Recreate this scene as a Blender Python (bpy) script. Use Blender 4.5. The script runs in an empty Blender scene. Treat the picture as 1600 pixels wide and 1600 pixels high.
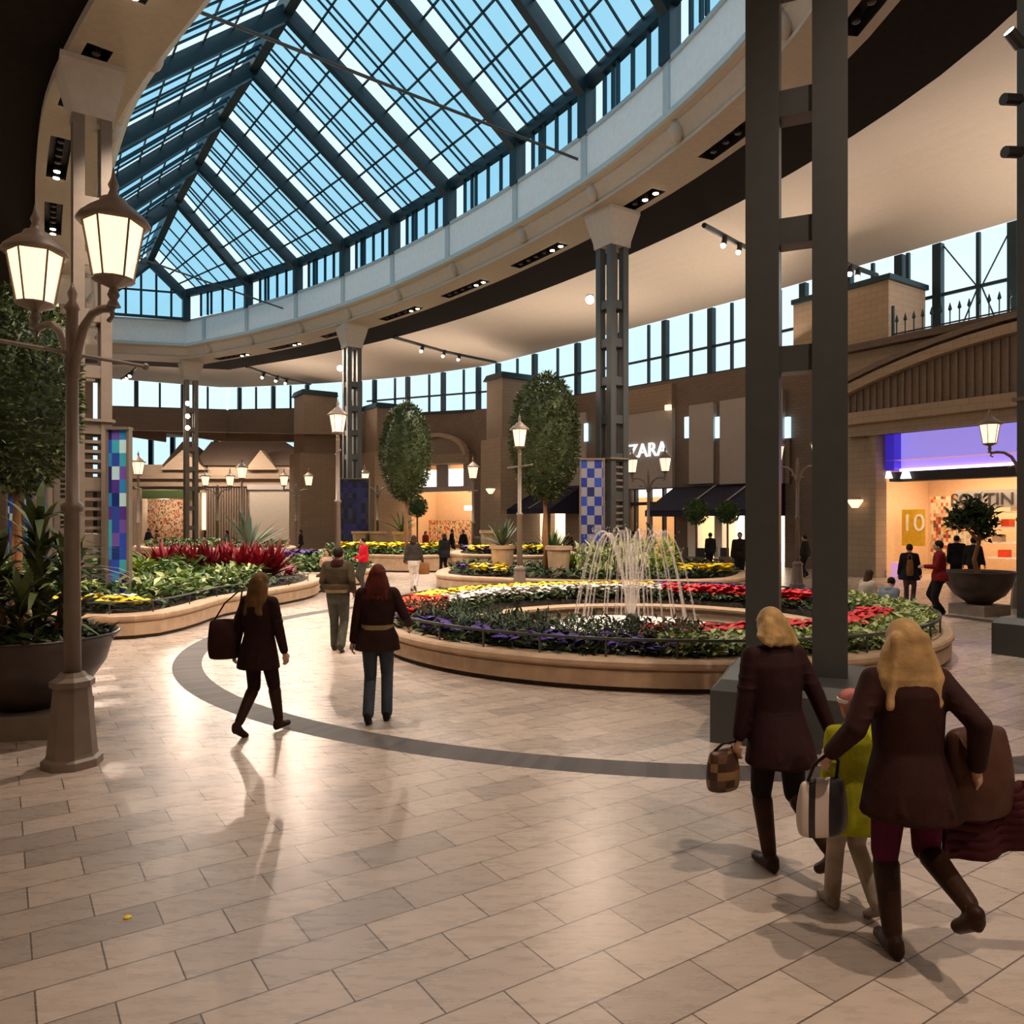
import bpy, math, random
import numpy as np
from mathutils import Vector, Matrix
random.seed(7); rng = np.random.default_rng(7)
sc = bpy.context.scene
COL = sc.collection
PI = math.pi

# ---------------------------------------------------------------- camera, sky, exposure
CAM_H = 2.2
cam_data = bpy.data.cameras.new('camera'); cam = bpy.data.objects.new('camera', cam_data); COL.objects.link(cam)
cam.location = (0, 0, CAM_H); cam.rotation_euler = (PI/2, 0, 0)
cam_data.sensor_width = 36; cam_data.lens = 27; cam_data.shift_y = 15/1600; cam_data.clip_end = 400
sc.camera = cam
world = bpy.data.worlds.new('dusk_sky'); sc.world = world; world.use_nodes = True
wn = world.node_tree.nodes; wl = world.node_tree.links
bg = wn['Background']; bg.inputs[1].default_value = 1.06
tc = wn.new('ShaderNodeTexCoord'); ns = wn.new('ShaderNodeTexNoise'); ns.inputs['Scale'].default_value = 2.2; ns.inputs['Detail'].default_value = 4
rp = wn.new('ShaderNodeValToRGB'); rp.color_ramp.elements[0].color = (.58, .82, .95, 1); rp.color_ramp.elements[1].color = (.80, .94, 1.0, 1)
rp.color_ramp.elements[0].position = .3; rp.color_ramp.elements[1].position = .7
wl.new(tc.outputs['Generated'], ns.inputs['Vector']); wl.new(ns.outputs['Fac'], rp.inputs[0]); wl.new(rp.outputs[0], bg.inputs[0])
sc.view_settings.view_transform = 'Standard'; sc.view_settings.look = 'None'
sc.view_settings.gamma = 1; sc.view_settings.use_curve_mapping = False
sc.view_settings.exposure = 0.3
sc.cycles.use_denoising = True
sc.cycles.max_bounces = 6; sc.cycles.diffuse_bounces = 3; sc.cycles.glossy_bounces = 3
sc.cycles.transparent_max_bounces = 12; sc.cycles.transmission_bounces = 3
sc.cycles.sample_clamp_indirect = 4; sc.cycles.caustics_reflective = False; sc.cycles.caustics_refractive = False

WARM = (1.0, .79, .62)
SPOT_W = 1900      # ceiling spotlights over the walkway
COVE_W = 285       # uplights that wash the vaulted ceiling
SHOP_K = 1.0

# ---------------------------------------------------------------- frame of the plan: u across the concourse, a along it
CU, SU = .832, .555
def UA(u, a, z=0.0): return Vector((CU*u - SU*a, SU*u + CU*a, z))
F = 1200.0; Y0 = 815.0
def at(px, py, d): return Vector(((px-800)/F*d, d, CAM_H + (Y0-py)/F*d))
def ground(px, py, z=0.0):
    d = F*(CAM_H-z)/(py-Y0); return Vector(((px-800)/F*d, d, z))
def onray(px, d, z=0.0): return Vector(((px-800)/F*d, d, z))

# ---------------------------------------------------------------- materials
def new_mat(name):
    m = bpy.data.materials.new(name); m.use_nodes = True
    return m, m.node_tree.nodes, m.node_tree.links, m.node_tree.nodes['Principled BSDF']
def mat(name, col, rough=.6, metal=0.0, var=.12, scale=6.0, bump=0.0, bscale=40.0, spec=.5, island=0.0):
    m, n, l, b = new_mat(name)
    b.inputs['Roughness'].default_value = rough; b.inputs['Metallic'].default_value = metal
    b.inputs['Specular IOR Level'].default_value = spec
    t = n.new('ShaderNodeTexCoord'); x = n.new('ShaderNodeTexNoise'); x.inputs['Scale'].default_value = scale; x.inputs['Detail'].default_value = 5
    l.new(t.outputs['Object'], x.inputs['Vector'])
    r = n.new('ShaderNodeValToRGB')
    r.color_ramp.elements[0].color = tuple(max(0, c*(1-var)) for c in col)+(1,); r.color_ramp.elements[0].position = .3
    r.color_ramp.elements[1].color = tuple(min(1, c*(1+var)) for c in col)+(1,); r.color_ramp.elements[1].position = .7
    src = x.outputs['Fac']
    if island:
        g = n.new('ShaderNodeNewGeometry'); mx = n.new('ShaderNodeMix'); mx.inputs[0].default_value = island
        l.new(x.outputs['Fac'], mx.inputs[2]); l.new(g.outputs['Random Per Island'], mx.inputs[3]); src = mx.outputs[0]
        r.color_ramp.elements[0].position = .1; r.color_ramp.elements[1].position = .9
    l.new(src, r.inputs[0]); l.new(r.outputs[0], b.inputs['Base Color'])
    if bump:
        y = n.new('ShaderNodeTexNoise'); y.inputs['Scale'].default_value = bscale; l.new(t.outputs['Object'], y.inputs['Vector'])
        bp = n.new('ShaderNodeBump'); bp.inputs['Strength'].default_value = bump; bp.inputs['Distance'].default_value = .02
        l.new(y.outputs['Fac'], bp.inputs['Height']); l.new(bp.outputs[0], b.inputs['Normal'])
    return m
def leafmat(name, c0, c1, rough=.55):
    m, n, l, b = new_mat(name); b.inputs['Roughness'].default_value = rough
    g = n.new('ShaderNodeNewGeometry'); r = n.new('ShaderNodeValToRGB')
    r.color_ramp.elements[0].color = c0+(1,); r.color_ramp.elements[1].color = c1+(1,)
    l.new(g.outputs['Random Per Island'], r.inputs[0]); l.new(r.outputs[0], b.inputs['Base Color'])
    return m
def glow(name, col, s):
    m, n, l, b = new_mat(name); b.inputs['Base Color'].default_value = col+(1,)
    b.inputs['Emission Color'].default_value = col+(1,); b.inputs['Emission Strength'].default_value = s; return m
def pane(name, tint, refl=.06):
    m, n, l, b = new_mat(name); n.remove(b)
    tr = n.new('ShaderNodeBsdfTransparent'); tr.inputs[0].default_value = tint+(1,)
    gl = n.new('ShaderNodeBsdfGlossy'); gl.inputs['Roughness'].default_value = .08
    mx = n.new('ShaderNodeMixShader'); mx.inputs[0].default_value = refl
    l.new(tr.outputs[0], mx.inputs[1]); l.new(gl.outputs[0], mx.inputs[2]); l.new(mx.outputs[0], n['Material Output'].inputs[0]); return m

def floor_mat():
    m, n, l, b = new_mat('stone_floor_tiles')
    t = n.new('ShaderNodeTexCoord'); mp = n.new('ShaderNodeMapping'); mp.vector_type = 'TEXTURE'
    mp.inputs['Rotation'].default_value = (0, 0, math.atan2(SU, CU)); mp.inputs['Location'].default_value = (.13, .05, 0)
    l.new(t.outputs['Object'], mp.inputs[0])
    br = n.new('ShaderNodeTexBrick'); br.offset = .5
    for k, v in (('Scale', 1.0), ('Brick Width', .61), ('Row Height', .305), ('Mortar Size', .0045), ('Mortar Smooth', .1), ('Bias', 0.0)): br.inputs[k].default_value = v
    br.inputs['Color1'].default_value = (0, 0, 0, 1); br.inputs['Color2'].default_value = (1, 1, 1, 1); br.inputs['Mortar'].default_value = (.5, .5, .5, 1)
    l.new(mp.outputs[0], br.inputs['Vector'])
    rmp = n.new('ShaderNodeValToRGB')
    rmp.color_ramp.elements[0].color = (.38, .315, .27, 1); rmp.color_ramp.elements[1].color = (.56, .46, .385, 1)
    e = rmp.color_ramp.elements.new(.35); e.color = (.50, .41, .345, 1)
    l.new(br.outputs['Color'], rmp.inputs[0])
    st = n.new('ShaderNodeTexNoise'); st.inputs['Scale'].default_value = 3.0; st.inputs['Detail'].default_value = 8; st.inputs['Roughness'].default_value = .7
    sm = n.new('ShaderNodeMapping'); sm.inputs['Rotation'].default_value = (0, 0, -.6); sm.inputs['Scale'].default_value = (1, 4, 1)
    l.new(t.outputs['Object'], sm.inputs[0]); l.new(sm.outputs[0], st.inputs['Vector'])
    mr = n.new('ShaderNodeMapRange'); mr.inputs[1].default_value = .3; mr.inputs[2].default_value = .72; mr.inputs[3].default_value = .86; mr.inputs[4].default_value = 1.12
    l.new(st.outputs['Fac'], mr.inputs[0])
    mul = n.new('ShaderNodeMix'); mul.data_type = 'RGBA'; mul.blend_type = 'MULTIPLY'; mul.inputs[0].default_value = 1
    l.new(rmp.outputs[0], mul.inputs[6]); l.new(mr.outputs[0], mul.inputs[7])
    mo = n.new('ShaderNodeMix'); mo.data_type = 'RGBA'; mo.inputs[7].default_value = (.13, .10, .08, 1)
    l.new(br.outputs['Fac'], mo.inputs[0]); l.new(mul.outputs[2], mo.inputs[6])
    # dark paved ring round the fountain
    d = n.new('ShaderNodeVectorMath'); d.operation = 'DISTANCE'; d.inputs[1].default_value = (FC[0], FC[1], 0)
    l.new(t.outputs['Object'], d.inputs[0])
    s = n.new('ShaderNodeMath'); s.operation = 'SUBTRACT'; s.inputs[1].default_value = 8.2; l.new(d.outputs['Value'], s.inputs[0])
    ab = n.new('ShaderNodeMath'); ab.operation = 'ABSOLUTE'; l.new(s.outputs[0], ab.inputs[0])
    lt = n.new('ShaderNodeMath'); lt.operation = 'LESS_THAN'; lt.inputs[1].default_value = .21; l.new(ab.outputs[0], lt.inputs[0])
    # radial paver joints in the ring
    sx = n.new('ShaderNodeSeparateXYZ'); v2 = n.new('ShaderNodeVectorMath'); v2.operation = 'SUBTRACT'; v2.inputs[1].default_value = (FC[0], FC[1], 0)
    l.new(t.outputs['Object'], v2.inputs[0]); l.new(v2.outputs[0], sx.inputs[0])
    an = n.new('ShaderNodeMath'); an.operation = 'ARCTAN2'; l.new(sx.outputs[1], an.inputs[0]); l.new(sx.outputs[0], an.inputs[1])
    am = n.new('ShaderNodeMath'); am.operation = 'MULTIPLY'; am.inputs[1].default_value = 82; l.new(an.outputs[0], am.inputs[0])
    fr = n.new('ShaderNodeMath'); fr.operation = 'FRACT'; l.new(am.outputs[0], fr.inputs[0])
    fl = n.new('ShaderNodeMath'); fl.operation = 'FLOOR'; l.new(am.outputs[0], fl.inputs[0])
    wn_ = n.new('ShaderNodeTexWhiteNoise'); wn_.noise_dimensions = '1D'; l.new(fl.outputs[0], wn_.inputs['W'])
    pr = n.new('ShaderNodeValToRGB'); pr.color_ramp.elements[0].color = (.055, .047, .045, 1); pr.color_ramp.elements[1].color = (.10, .084, .078, 1)
    l.new(wn_.outputs['Value'], pr.inputs[0])
    jt = n.new('ShaderNodeMath'); jt.operation = 'LESS_THAN'; jt.inputs[1].default_value = .08; l.new(fr.outputs[0], jt.inputs[0])
    pj = n.new('ShaderNodeMix'); pj.data_type = 'RGBA'; pj.inputs[7].default_value = (.09, .075, .07, 1)
    l.new(jt.outputs[0], pj.inputs[0]); l.new(pr.outputs[0], pj.inputs[6])
    fi = n.new('ShaderNodeMix'); fi.data_type = 'RGBA'; l.new(lt.outputs[0], fi.inputs[0]); l.new(mo.outputs[2], fi.inputs[6]); l.new(pj.outputs[2], fi.inputs[7])
    l.new(fi.outputs[2], b.inputs['Base Color'])
    rr = n.new('ShaderNodeMapRange'); rr.inputs[3].default_value = .20; rr.inputs[4].default_value = .36; l.new(st.outputs['Fac'], rr.inputs[0])
    rb = n.new('ShaderNodeMix'); rb.inputs[3].default_value = .6; l.new(lt.outputs[0], rb.inputs[0]); l.new(rr.outputs[0], rb.inputs[2]); l.new(rb.outputs[0], b.inputs['Roughness'])
    bp = n.new('ShaderNodeBump'); bp.inputs['Strength'].default_value = .25; bp.inputs['Distance'].default_value = .006
    hh = n.new('ShaderNodeMath'); hh.operation = 'SUBTRACT'; l.new(st.outputs['Fac'], hh.inputs[0]); l.new(br.outputs['Fac'], hh.inputs[1])
    l.new(hh.outputs[0], bp.inputs['Height']); l.new(bp.outputs[0], b.inputs['Normal'])
    return m
def stone_mat(name, c0, c1, w=.6, h=.3, mortar=None):
    mortar = mortar or tuple(x*.72 for x in c1)
    m, n, l, b = new_mat(name); b.inputs['Roughness'].default_value = .8
    t = n.new('ShaderNodeNewGeometry'); sx = n.new('ShaderNodeSeparateXYZ'); l.new(t.outputs['Position'], sx.inputs[0])
    p1 = n.new('ShaderNodeMath'); p1.operation = 'MULTIPLY_ADD'; p1.inputs[1].default_value = -.5; 
    p2 = n.new('ShaderNodeMath'); p2.operation = 'MULTIPLY'; p2.inputs[1].default_value = 1.0; l.new(sx.outputs[0], p2.inputs[0])
    l.new(sx.outputs[1], p1.inputs[0]); l.new(p2.outputs[0], p1.inputs[2])
    cb = n.new('ShaderNodeCombineXYZ'); l.new(p1.outputs[0], cb.inputs[0]); l.new(sx.outputs[2], cb.inputs[1])
    br = n.new('ShaderNodeTexBrick')
    for k, v in (('Scale', 1.0), ('Brick Width', w), ('Row Height', h), ('Mortar Size', .008)): br.inputs[k].default_value = v
    br.inputs['Color1'].default_value = c0+(1,); br.inputs['Color2'].default_value = c1+(1,); br.inputs['Mortar'].default_value = mortar+(1,)
    l.new(cb.outputs[0], br.inputs['Vector']); l.new(br.outputs['Color'], b.inputs['Base Color'])
    bp = n.new('ShaderNodeBump'); bp.inputs['Strength'].default_value = .5; bp.inputs['Distance'].default_value = .01; bp.invert = True
    l.new(br.outputs['Fac'], bp.inputs['Height']); l.new(bp.outputs[0], b.inputs['Normal'])
    return m
def cells_mat(name, cols, size, emit=0.0, rough=.4, checker=None):
    """random coloured square cells (mosaic tiles, goods on a display wall)"""
    m, n, l, b = new_mat(name); b.inputs['Roughness'].default_value = rough
    t = n.new('ShaderNodeNewGeometry'); sx = n.new('ShaderNodeSeparateXYZ'); l.new(t.outputs['Position'], sx.inputs[0])
    ad = n.new('ShaderNodeMath'); ad.operation = 'MULTIPLY_ADD'; ad.inputs[1].default_value = -.5; l.new(sx.outputs[1], ad.inputs[0]); l.new(sx.outputs[0], ad.inputs[2])
    cb = n.new('ShaderNodeCombineXYZ'); l.new(ad.outputs[0], cb.inputs[0]); l.new(sx.outputs[2], cb.inputs[1])
    sn = n.new('ShaderNodeVectorMath'); sn.operation = 'SNAP'; sn.inputs[1].default_value = (size[0], size[1], 1); l.new(cb.outputs[0], sn.inputs[0])
    w = n.new('ShaderNodeTexWhiteNoise'); w.noise_dimensions = '2D'; l.new(sn.outputs[0], w.inputs['Vector'])
    r = n.new('ShaderNodeValToRGB'); r.color_ramp.interpolation = 'CONSTANT'
    els = r.color_ramp.elements
    while len(els) < len(cols): els.new(.5)
    for i, c in enumerate(cols): els[i].position = i/len(cols); els[i].color = c+(1,)
    l.new(w.outputs['Value'], r.inputs[0]); out = r.outputs[0]
    if checker:
        ck = n.new('ShaderNodeTexChecker'); ck.inputs['Scale'].default_value = 1; dv = n.new('ShaderNodeVectorMath'); dv.operation = 'MULTIPLY_ADD'
        dv.inputs[1].default_value = (1/size[0], 1/size[1], 0); dv.inputs[2].default_value = (.001, .001, .5); l.new(cb.outputs[0], dv.inputs[0]); l.new(dv.outputs[0], ck.inputs['Vector'])
        mx = n.new('ShaderNodeMix'); mx.data_type = 'RGBA'; l.new(ck.outputs['Fac'], mx.inputs[0]); l.new(out, mx.inputs[6]); mx.inputs[7].default_value = checker+(1,); out = mx.outputs[2]
    l.new(out, b.inputs['Base Color'])
    return m

FC = (2.6, 14.9)     # centre of the fountain
M = {}
M['floor'] = floor_mat()
M['stone'] = stone_mat('brown_ashlar', (.30, .225, .165), (.275, .205, .15), .42, .21)
M['stone_dark'] = stone_mat('dark_ashlar', (.19, .142, .115), (.168, .124, .10), .36, .15)
M['stone_light'] = stone_mat('tan_ashlar', (.38, .29, .205), (.35, .265, .19), .5, .25)
M['rim'] = mat('beige_limestone', (.46, .32, .205), .55, var=.14, scale=5, bump=.15)
M['toe'] = mat('dark_toe_kick', (.05, .033, .025), .7)
M['white_panel'] = mat('pale_fascia_panel', (.86, .89, .90), .5, var=.04)
M['fascia_trim'] = mat('grey_blue_fascia_trim', (.46, .54, .57), .5, var=.04)
M['cove'] = mat('beige_plaster', (.44, .395, .335), .8, var=.05)
M['soffit'] = mat('tan_plaster', (.34, .295, .24), .8, var=.06)
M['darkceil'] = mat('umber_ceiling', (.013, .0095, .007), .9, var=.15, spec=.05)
M['cream'] = mat('cream_vault_plaster', (.66, .575, .485), .85, var=.03)
M['black'] = mat('black_metal', (.012, .012, .014), .5)
M['steel'] = mat('blue_black_steel', (.010, .034, .048), .45, metal=.25, var=.1)
M['colsteel'] = mat('grey_green_column_paint', (.050, .054, .052), .42, metal=.0, var=.08, spec=.6)
M['coltan'] = mat('taupe_column_paint', (.165, .13, .10), .5, var=.08)
M['cap'] = mat('stone_capital', (.44, .39, .33), .7, var=.06)
M['iron'] = mat('taupe_lamp_iron', (.22, .17, .135), .45, metal=.2, var=.1)
M['lantern_cap'] = mat('lantern_cap_iron', (.24, .18, .14), .5, metal=.2)
M['lamp'] = glow('lit_lantern_glass', (1.0, .66, .40), 1.5)
M['bulb'] = glow('lit_spot_lens', (1.0, .80, .56), 26.0)
M['flood'] = glow('lit_floodlight', (1.0, .72, .42), 60.0)
M['warm_panel'] = glow('lit_shop_ceiling', (1.0, .76, .48), 4.5)
M['white_light'] = glow('lit_white_display', (1.0, .95, .88), 1.6)
M['blue_light'] = glow('lit_cyan_strip', (.55, .9, 1.0), 1.1)
M['glass_blue'] = pane('tinted_roof_glass', (.38, .64, .76), .05)
M['glass_clear'] = pane('clear_roof_glass', (.86, .89, .90), .04)
M['glass_win'] = pane('window_glass', (.93, .97, .99), .05)
M['soil'] = mat('dark_soil', (.03, .022, .016), .95, bump=.5)
M['green_dark'] = leafmat('dark_leaves', (.010, .030, .010), (.075, .12, .035))
M['ficus'] = leafmat('ficus_leaves', (.014, .034, .012), (.13, .17, .06))
M['green_mid'] = leafmat('green_leaves', (.025, .075, .015), (.16, .26, .06))
M['green_light'] = leafmat('variegated_leaves', (.12, .22, .04), (.62, .64, .30))
M['green_grey'] = leafmat('grey_green_leaves', (.03, .06, .03), (.14, .19, .11))
M['corn'] = leafmat('corn_plant_leaves', (.022, .055, .014), (.17, .21, .06))
M['lime'] = leafmat('lime_leaves', (.16, .26, .03), (.40, .46, .06))
M['crimson_leaf'] = leafmat('crimson_leaves', (.09, .004, .012), (.42, .012, .035))
M['yellow'] = leafmat('yellow_petals', (.92, .58, .0), (1.0, .82, .01))
M['white_fl'] = leafmat('white_petals', (.72, .66, .56), (.95, .92, .86))
M['red_fl'] = leafmat('red_petals', (.55, .005, .012), (.80, .02, .03))
M['orange_fl'] = leafmat('orange_petals', (.80, .02, .01), (.90, .10, .01))
M['purple'] = leafmat('violet_petals', (.03, .015, .16), (.12, .03, .36))
M['bark'] = mat('orange_brown_bark', (.28, .13, .05), .8, bump=.4)
M['bowl'] = mat('dark_bronze_bowl', (.055, .038, .03), .35, metal=.3, var=.3, scale=3)
M['plinth'] = mat('grey_stone_plinth', (.25, .20, .155), .7, bump=.2)
M['water'] = mat('pool_water', (.10, .075, .055), .06, var=.2)
M['foam'] = mat('foaming_water', (.80, .72, .66), .5, bump=.6)
m_, n_, l_, b_ = new_mat('falling_water'); b_.inputs['Base Color'].default_value = (.95, .87, .82, 1); b_.inputs['Roughness'].default_value = .2; b_.inputs['Alpha'].default_value = .26; M['jet'] = m_
BL = [(.01, .03, .20), (.02, .08, .55), (.02, .02, .16), (.15, .09, .45), (.03, .25, .60), (.50, .80, .90), (.03, .07, .40), (.08, .04, .28), (.05, .40, .55)]
M['mosaic'] = cells_mat('blue_mosaic', BL, (.16, .28))
M['mosaic_chk'] = cells_mat('blue_white_mosaic', [(.01, .03, .25), (.015, .02, .16), (.02, .06, .35), (.01, .015, .10)], (.235, .30), checker=(.24, .24, .28))
M['mosaic_dark'] = cells_mat('navy_mosaic', [(.01, .012, .06), (.01, .02, .14), (.006, .006, .03), (.02, .03, .10)], (.22, .26))
M['merch'] = cells_mat('goods_wall', [(.75, .50, .28), (.55, .10, .05), (.85, .72, .50), (.65, .38, .12), (.20, .07, .04), (.80, .62, .40), (.75, .16, .05), (.6, .5, .35), (.82, .66, .46), (.8, .6, .4)], (.10, .15), rough=.8)
M['shopwall'] = mat('peach_shop_wall', (.80, .56, .36), .8, var=.05)
M['shopwhite'] = mat('white_shop_wall', (.85, .80, .72), .8, var=.04)
M['grey_panel'] = mat('grey_fascia_cloth', (.40, .36, .34), .8, var=.04)
M['navy'] = mat('navy_awning_cloth', (.010, .010, .035), .8)
M['purple_sign'] = glow('lit_violet_sign', (.30, .24, .72), .75)
M['purple_tube'] = glow('lit_violet_tube', (.80, .45, 1.0), 4.0)
M['blue_end'] = glow('lit_blue_return', (.04, .02, .45), .6)
M['pink_plinth'] = glow('lit_pink_plinth', (.75, .40, .70), .5)
M['poster'] = mat('mustard_poster', (.62, .40, .02), .6)
M['white_paint'] = mat('white_paint', (.85, .84, .80), .5)
M['letter_dark'] = mat('dark_letters', (.06, .05, .045), .5)
M['letter_white'] = glow('lit_white_letters', (.9, .97, .95), .8)
M['ribbed'] = mat('taupe_ribbed_metal', (.20, .145, .105), .6, var=.1)
M['brownroof'] = mat('dark_brown_shingles', (.085, .058, .044), .85, bump=.3)
M['chair'] = mat('black_cafe_chair', (.03, .028, .03), .6)

# ---------------------------------------------------------------- mesh builder
class MB:
    def __init__(s): s.v = []; s.f = []; s.m = []
    def face(s, idx, mi=0): s.f.append(tuple(idx)); s.m.append(mi)
    def add(s, vs): k = len(s.v); s.v.extend([tuple(p) for p in vs]); return k
    def quad(s, a, b, c, d, mi=0): k = s.add((a, b, c, d)); s.face((k, k+1, k+2, k+3), mi)
    def hexa(s, p, mi=0):      # 8 points: bottom ring 0-3, top ring 4-7
        k = s.add(p)
        for q in ((3, 2, 1, 0), (4, 5, 6, 7), (0, 1, 5, 4), (1, 2, 6, 5), (2, 3, 7, 6), (3, 0, 4, 7)): s.face([k+i for i in q], mi)
    def box(s, c, sz, rz=0.0, mi=0, taper=1.0):
        cx, cy, cz = c; hx, hy, hz = sz[0]/2, sz[1]/2, sz[2]/2; co, si = math.cos(rz), math.sin(rz)
        p = []
        for z, t in ((-hz, 1), (hz, taper)):
            for x, y in ((-hx, -hy), (hx, -hy), (hx, hy), (-hx, hy)):
                x *= t; y *= t; p.append((cx+x*co-y*si, cy+x*si+y*co, cz+z))
        s.hexa(p, mi)
    def bar(s, a, b, w, h=None, up=Vector((0, 0, 1)), mi=0):
        a, b = Vector(a), Vector(b); h = h or w; d = (b-a)
        if d.length < 1e-6: return
        d.normalize(); x = d.cross(up)
        if x.length < 1e-4: x = d.cross(Vector((0, 1, 0)))
        x.normalize(); y = x.cross(d)
        p = []
        for q in (a, b): p += [q-x*w/2-y*h/2, q+x*w/2-y*h/2, q+x*w/2+y*h/2, q-x*w/2+y*h/2]
        s.hexa(p, mi)
    def tube(s, pts, r, n=8, mi=0):
        pts = [Vector(p) for p in pts]; rs = r if isinstance(r, (list, tuple)) else [r]*len(pts)
        k = len(s.v); px = None
        for i, p in enumerate(pts):
            d = (pts[min(i+1, len(pts)-1)]-pts[max(i-1, 0)])
            d = d.normalized() if d.length > 1e-9 else Vector((0, 0, 1))
            if px is None:
                px = d.cross(Vector((0, 0, 1)))
                if px.length < 1e-3: px = d.cross(Vector((0, 1, 0)))
            px = (px - d*px.dot(d)).normalized(); py = d.cross(px)
            for j in range(n):
                t = 2*PI*j/n; s.v.append(tuple(p + (px*math.cos(t)+py*math.sin(t))*rs[i]))
        for i in range(len(pts)-1):
            for j in range(n):
                a = k+i*n+j; b = k+i*n+(j+1) % n; s.face((a, b, b+n, a+n), mi)
        s.face([k+j for j in range(n)][::-1], mi); s.face([k+(len(pts)-1)*n+j for j in range(n)], mi)
    def lathe(s, prof, n=16, c=(0, 0, 0), rot=0.0, mi=0):
        k = len(s.v)
        for r, z in prof:
            for j in range(n):
                t = 2*PI*j/n+rot; s.v.append((c[0]+r*math.cos(t), c[1]+r*math.sin(t), c[2]+z))
        for i in range(len(prof)-1):
            for j in range(n):
                a = k+i*n+j; b = k+i*n+(j+1) % n; s.face((a, b, b+n, a+n), mi)
        s.face([k+j for j in range(n)][::-1], mi); s.face([k+(len(prof)-1)*n+j for j in range(n)], mi)
    def ell(s, c, r, n=16, m=10, R=None, mi=0):
        c = Vector(c); k = len(s.v)
        def put(x, y, z):
            q = Vector((x*r[0], y*r[1], z*r[2]))
            if R is not None: q = R @ q
            s.v.append(tuple(c+q))
        put(0, 0, -1)
        for i in range(1, m):
            ph = -PI/2+PI*i/m
            for j in range(n): t = 2*PI*j/n; put(math.cos(ph)*math.cos(t), math.cos(ph)*math.sin(t), math.sin(ph))
        put(0, 0, 1); top = len(s.v)-1
        for j in range(n):
            s.face((k, k+1+(j+1) % n, k+1+j), mi); b = k+1+(m-2)*n; s.face((top, b+j, b+(j+1) % n), mi)
        for i in range(m-2):
            for j in range(n):
                a = k+1+i*n+j; b = k+1+i*n+(j+1) % n; s.face((a, b, b+n, a+n), mi)
    def loft(s, rings, n=20, mi=0):   # rings: (cx, cy, cz, rx, ry)
        k = len(s.v)
        for cx, cy, cz, rx, ry in rings:
            for j in range(n): t = 2*PI*j/n; s.v.append((cx+rx*math.cos(t), cy+ry*math.sin(t), cz))
        for i in range(len(rings)-1):
            for j in range(n):
                a = k+i*n+j; b = k+i*n+(j+1) % n
                s.face((a, b, b+n, a+n) if rings[-1][2] > rings[0][2] else (a, a+n, b+n, b), mi)
        b0 = [k+j for j in range(n)]; b1 = [k+(len(rings)-1)*n+j for j in range(n)]
        if rings[-1][2] > rings[0][2]: s.face(b0[::-1], mi); s.face(b1, mi)
        else: s.face(b0, mi); s.face(b1[::-1], mi)
    def cap(s, a, b, ra, rb, n=12):   # tapered capsule
        a, b = Vector(a), Vector(b); d = (b-a); L = d.length; d = d/L if L > 1e-6 else Vector((0, 0, 1))
        pts = []; rs = []
        for t in (90, 60, 30): pts.append(a-d*ra*math.sin(math.radians(t))); rs.append(max(ra*math.cos(math.radians(t)), ra*.05))
        pts += [a, b]; rs += [ra, rb]
        for t in (30, 60, 90): pts.append(b+d*rb*math.sin(math.radians(t))); rs.append(max(rb*math.cos(math.radians(t)), rb*.05))
        s.tube(pts, rs, n)
    def strip(s, A, B, closed=False, mi=0):   # quads between two point rows
        n = len(A); k = s.add(A); q = s.add(B)
        for i in range(n if closed else n-1):
            j = (i+1) % n; s.face((k+i, k+j, q+j, q+i), mi)
    def leaves(s, P, size, tilt=.9, asp=.45, nrm=None, mi=0, bend=.25):
        """P: (N,3) array; one bent leaf of two triangles pairs at each point"""
        N = len(P); sz = size*(0.65+.7*rng.random(N))
        th = rng.random(N)*2*PI; el = (rng.random(N)-.35)*tilt
        D = np.stack([np.cos(th)*np.cos(el), np.sin(th)*np.cos(el), np.sin(el)], 1)
        if nrm is not None:
            D = D*.8+nrm*.6; D /= np.linalg.norm(D, axis=1)[:, None]
        U = rng.normal(size=(N, 3))*.35+np.array([0, 0, 1.0]); S = np.cross(D, U); S /= np.linalg.norm(S, axis=1)[:, None]+1e-9
        Nn = np.cross(S, D)
        a = P; m1 = P+D*(sz*.5)[:, None]+Nn*(sz*bend*.5)[:, None]; t = P+D*sz[:, None]
        l = m1+S*(sz*asp*.5)[:, None]; r = m1-S*(sz*asp*.5)[:, None]
        k = len(s.v); V = np.stack([a, l, t, r], 1).reshape(-1, 3)
        s.v.extend(map(tuple, V.tolist()))
        for i in range(N): b = k+4*i; s.f.append((b, b+1, b+2, b+3)); s.m.append(mi)
    def blooms(s, P, r, mi=0):
        N = len(P); k = len(s.v)
        for p in P:
            rr = r*(.7+.6*random.random()); t0 = random.random()*6; tx, ty = random.uniform(-.35, .35), random.uniform(-.5, .2)
            b = len(s.v); s.v.append((p[0], p[1], p[2]+rr*.45))
            for j in range(6):
                t = t0+j*PI/3; x, y = rr*math.cos(t), rr*math.sin(t); s.v.append((p[0]+x, p[1]+y, p[2]+x*tx+y*ty+rr*.1*(j % 2)))
            for j in range(6): s.f.append((b, b+1+j, b+1+(j+1) % 6)); s.m.append(mi)
    def build(s, name, mats, parent=None, local=False, smooth=False, origin=None):
        if not isinstance(mats, (list, tuple)): mats = [mats]
        me = bpy.data.meshes.new(name)
        V = np.array(s.v, dtype=float) if s.v else np.zeros((0, 3))
        off = np.zeros(3)
        if not local:
            if parent is not None: off = np.array(WLOC.get(parent.name, Vector((0, 0, 0))))
            elif origin is not None: off = np.array(origin)
            elif len(V): lo, hi = V.min(0), V.max(0); off = np.array([(lo[0]+hi[0])/2, (lo[1]+hi[1])/2, lo[2]])
        me.from_pydata((V-off).tolist(), [], s.f)
        for m in mats: me.materials.append(m)
        me.polygons.foreach_set('material_index', s.m)
        if smooth: me.polygons.foreach_set('use_smooth', [True]*len(s.f))
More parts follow.
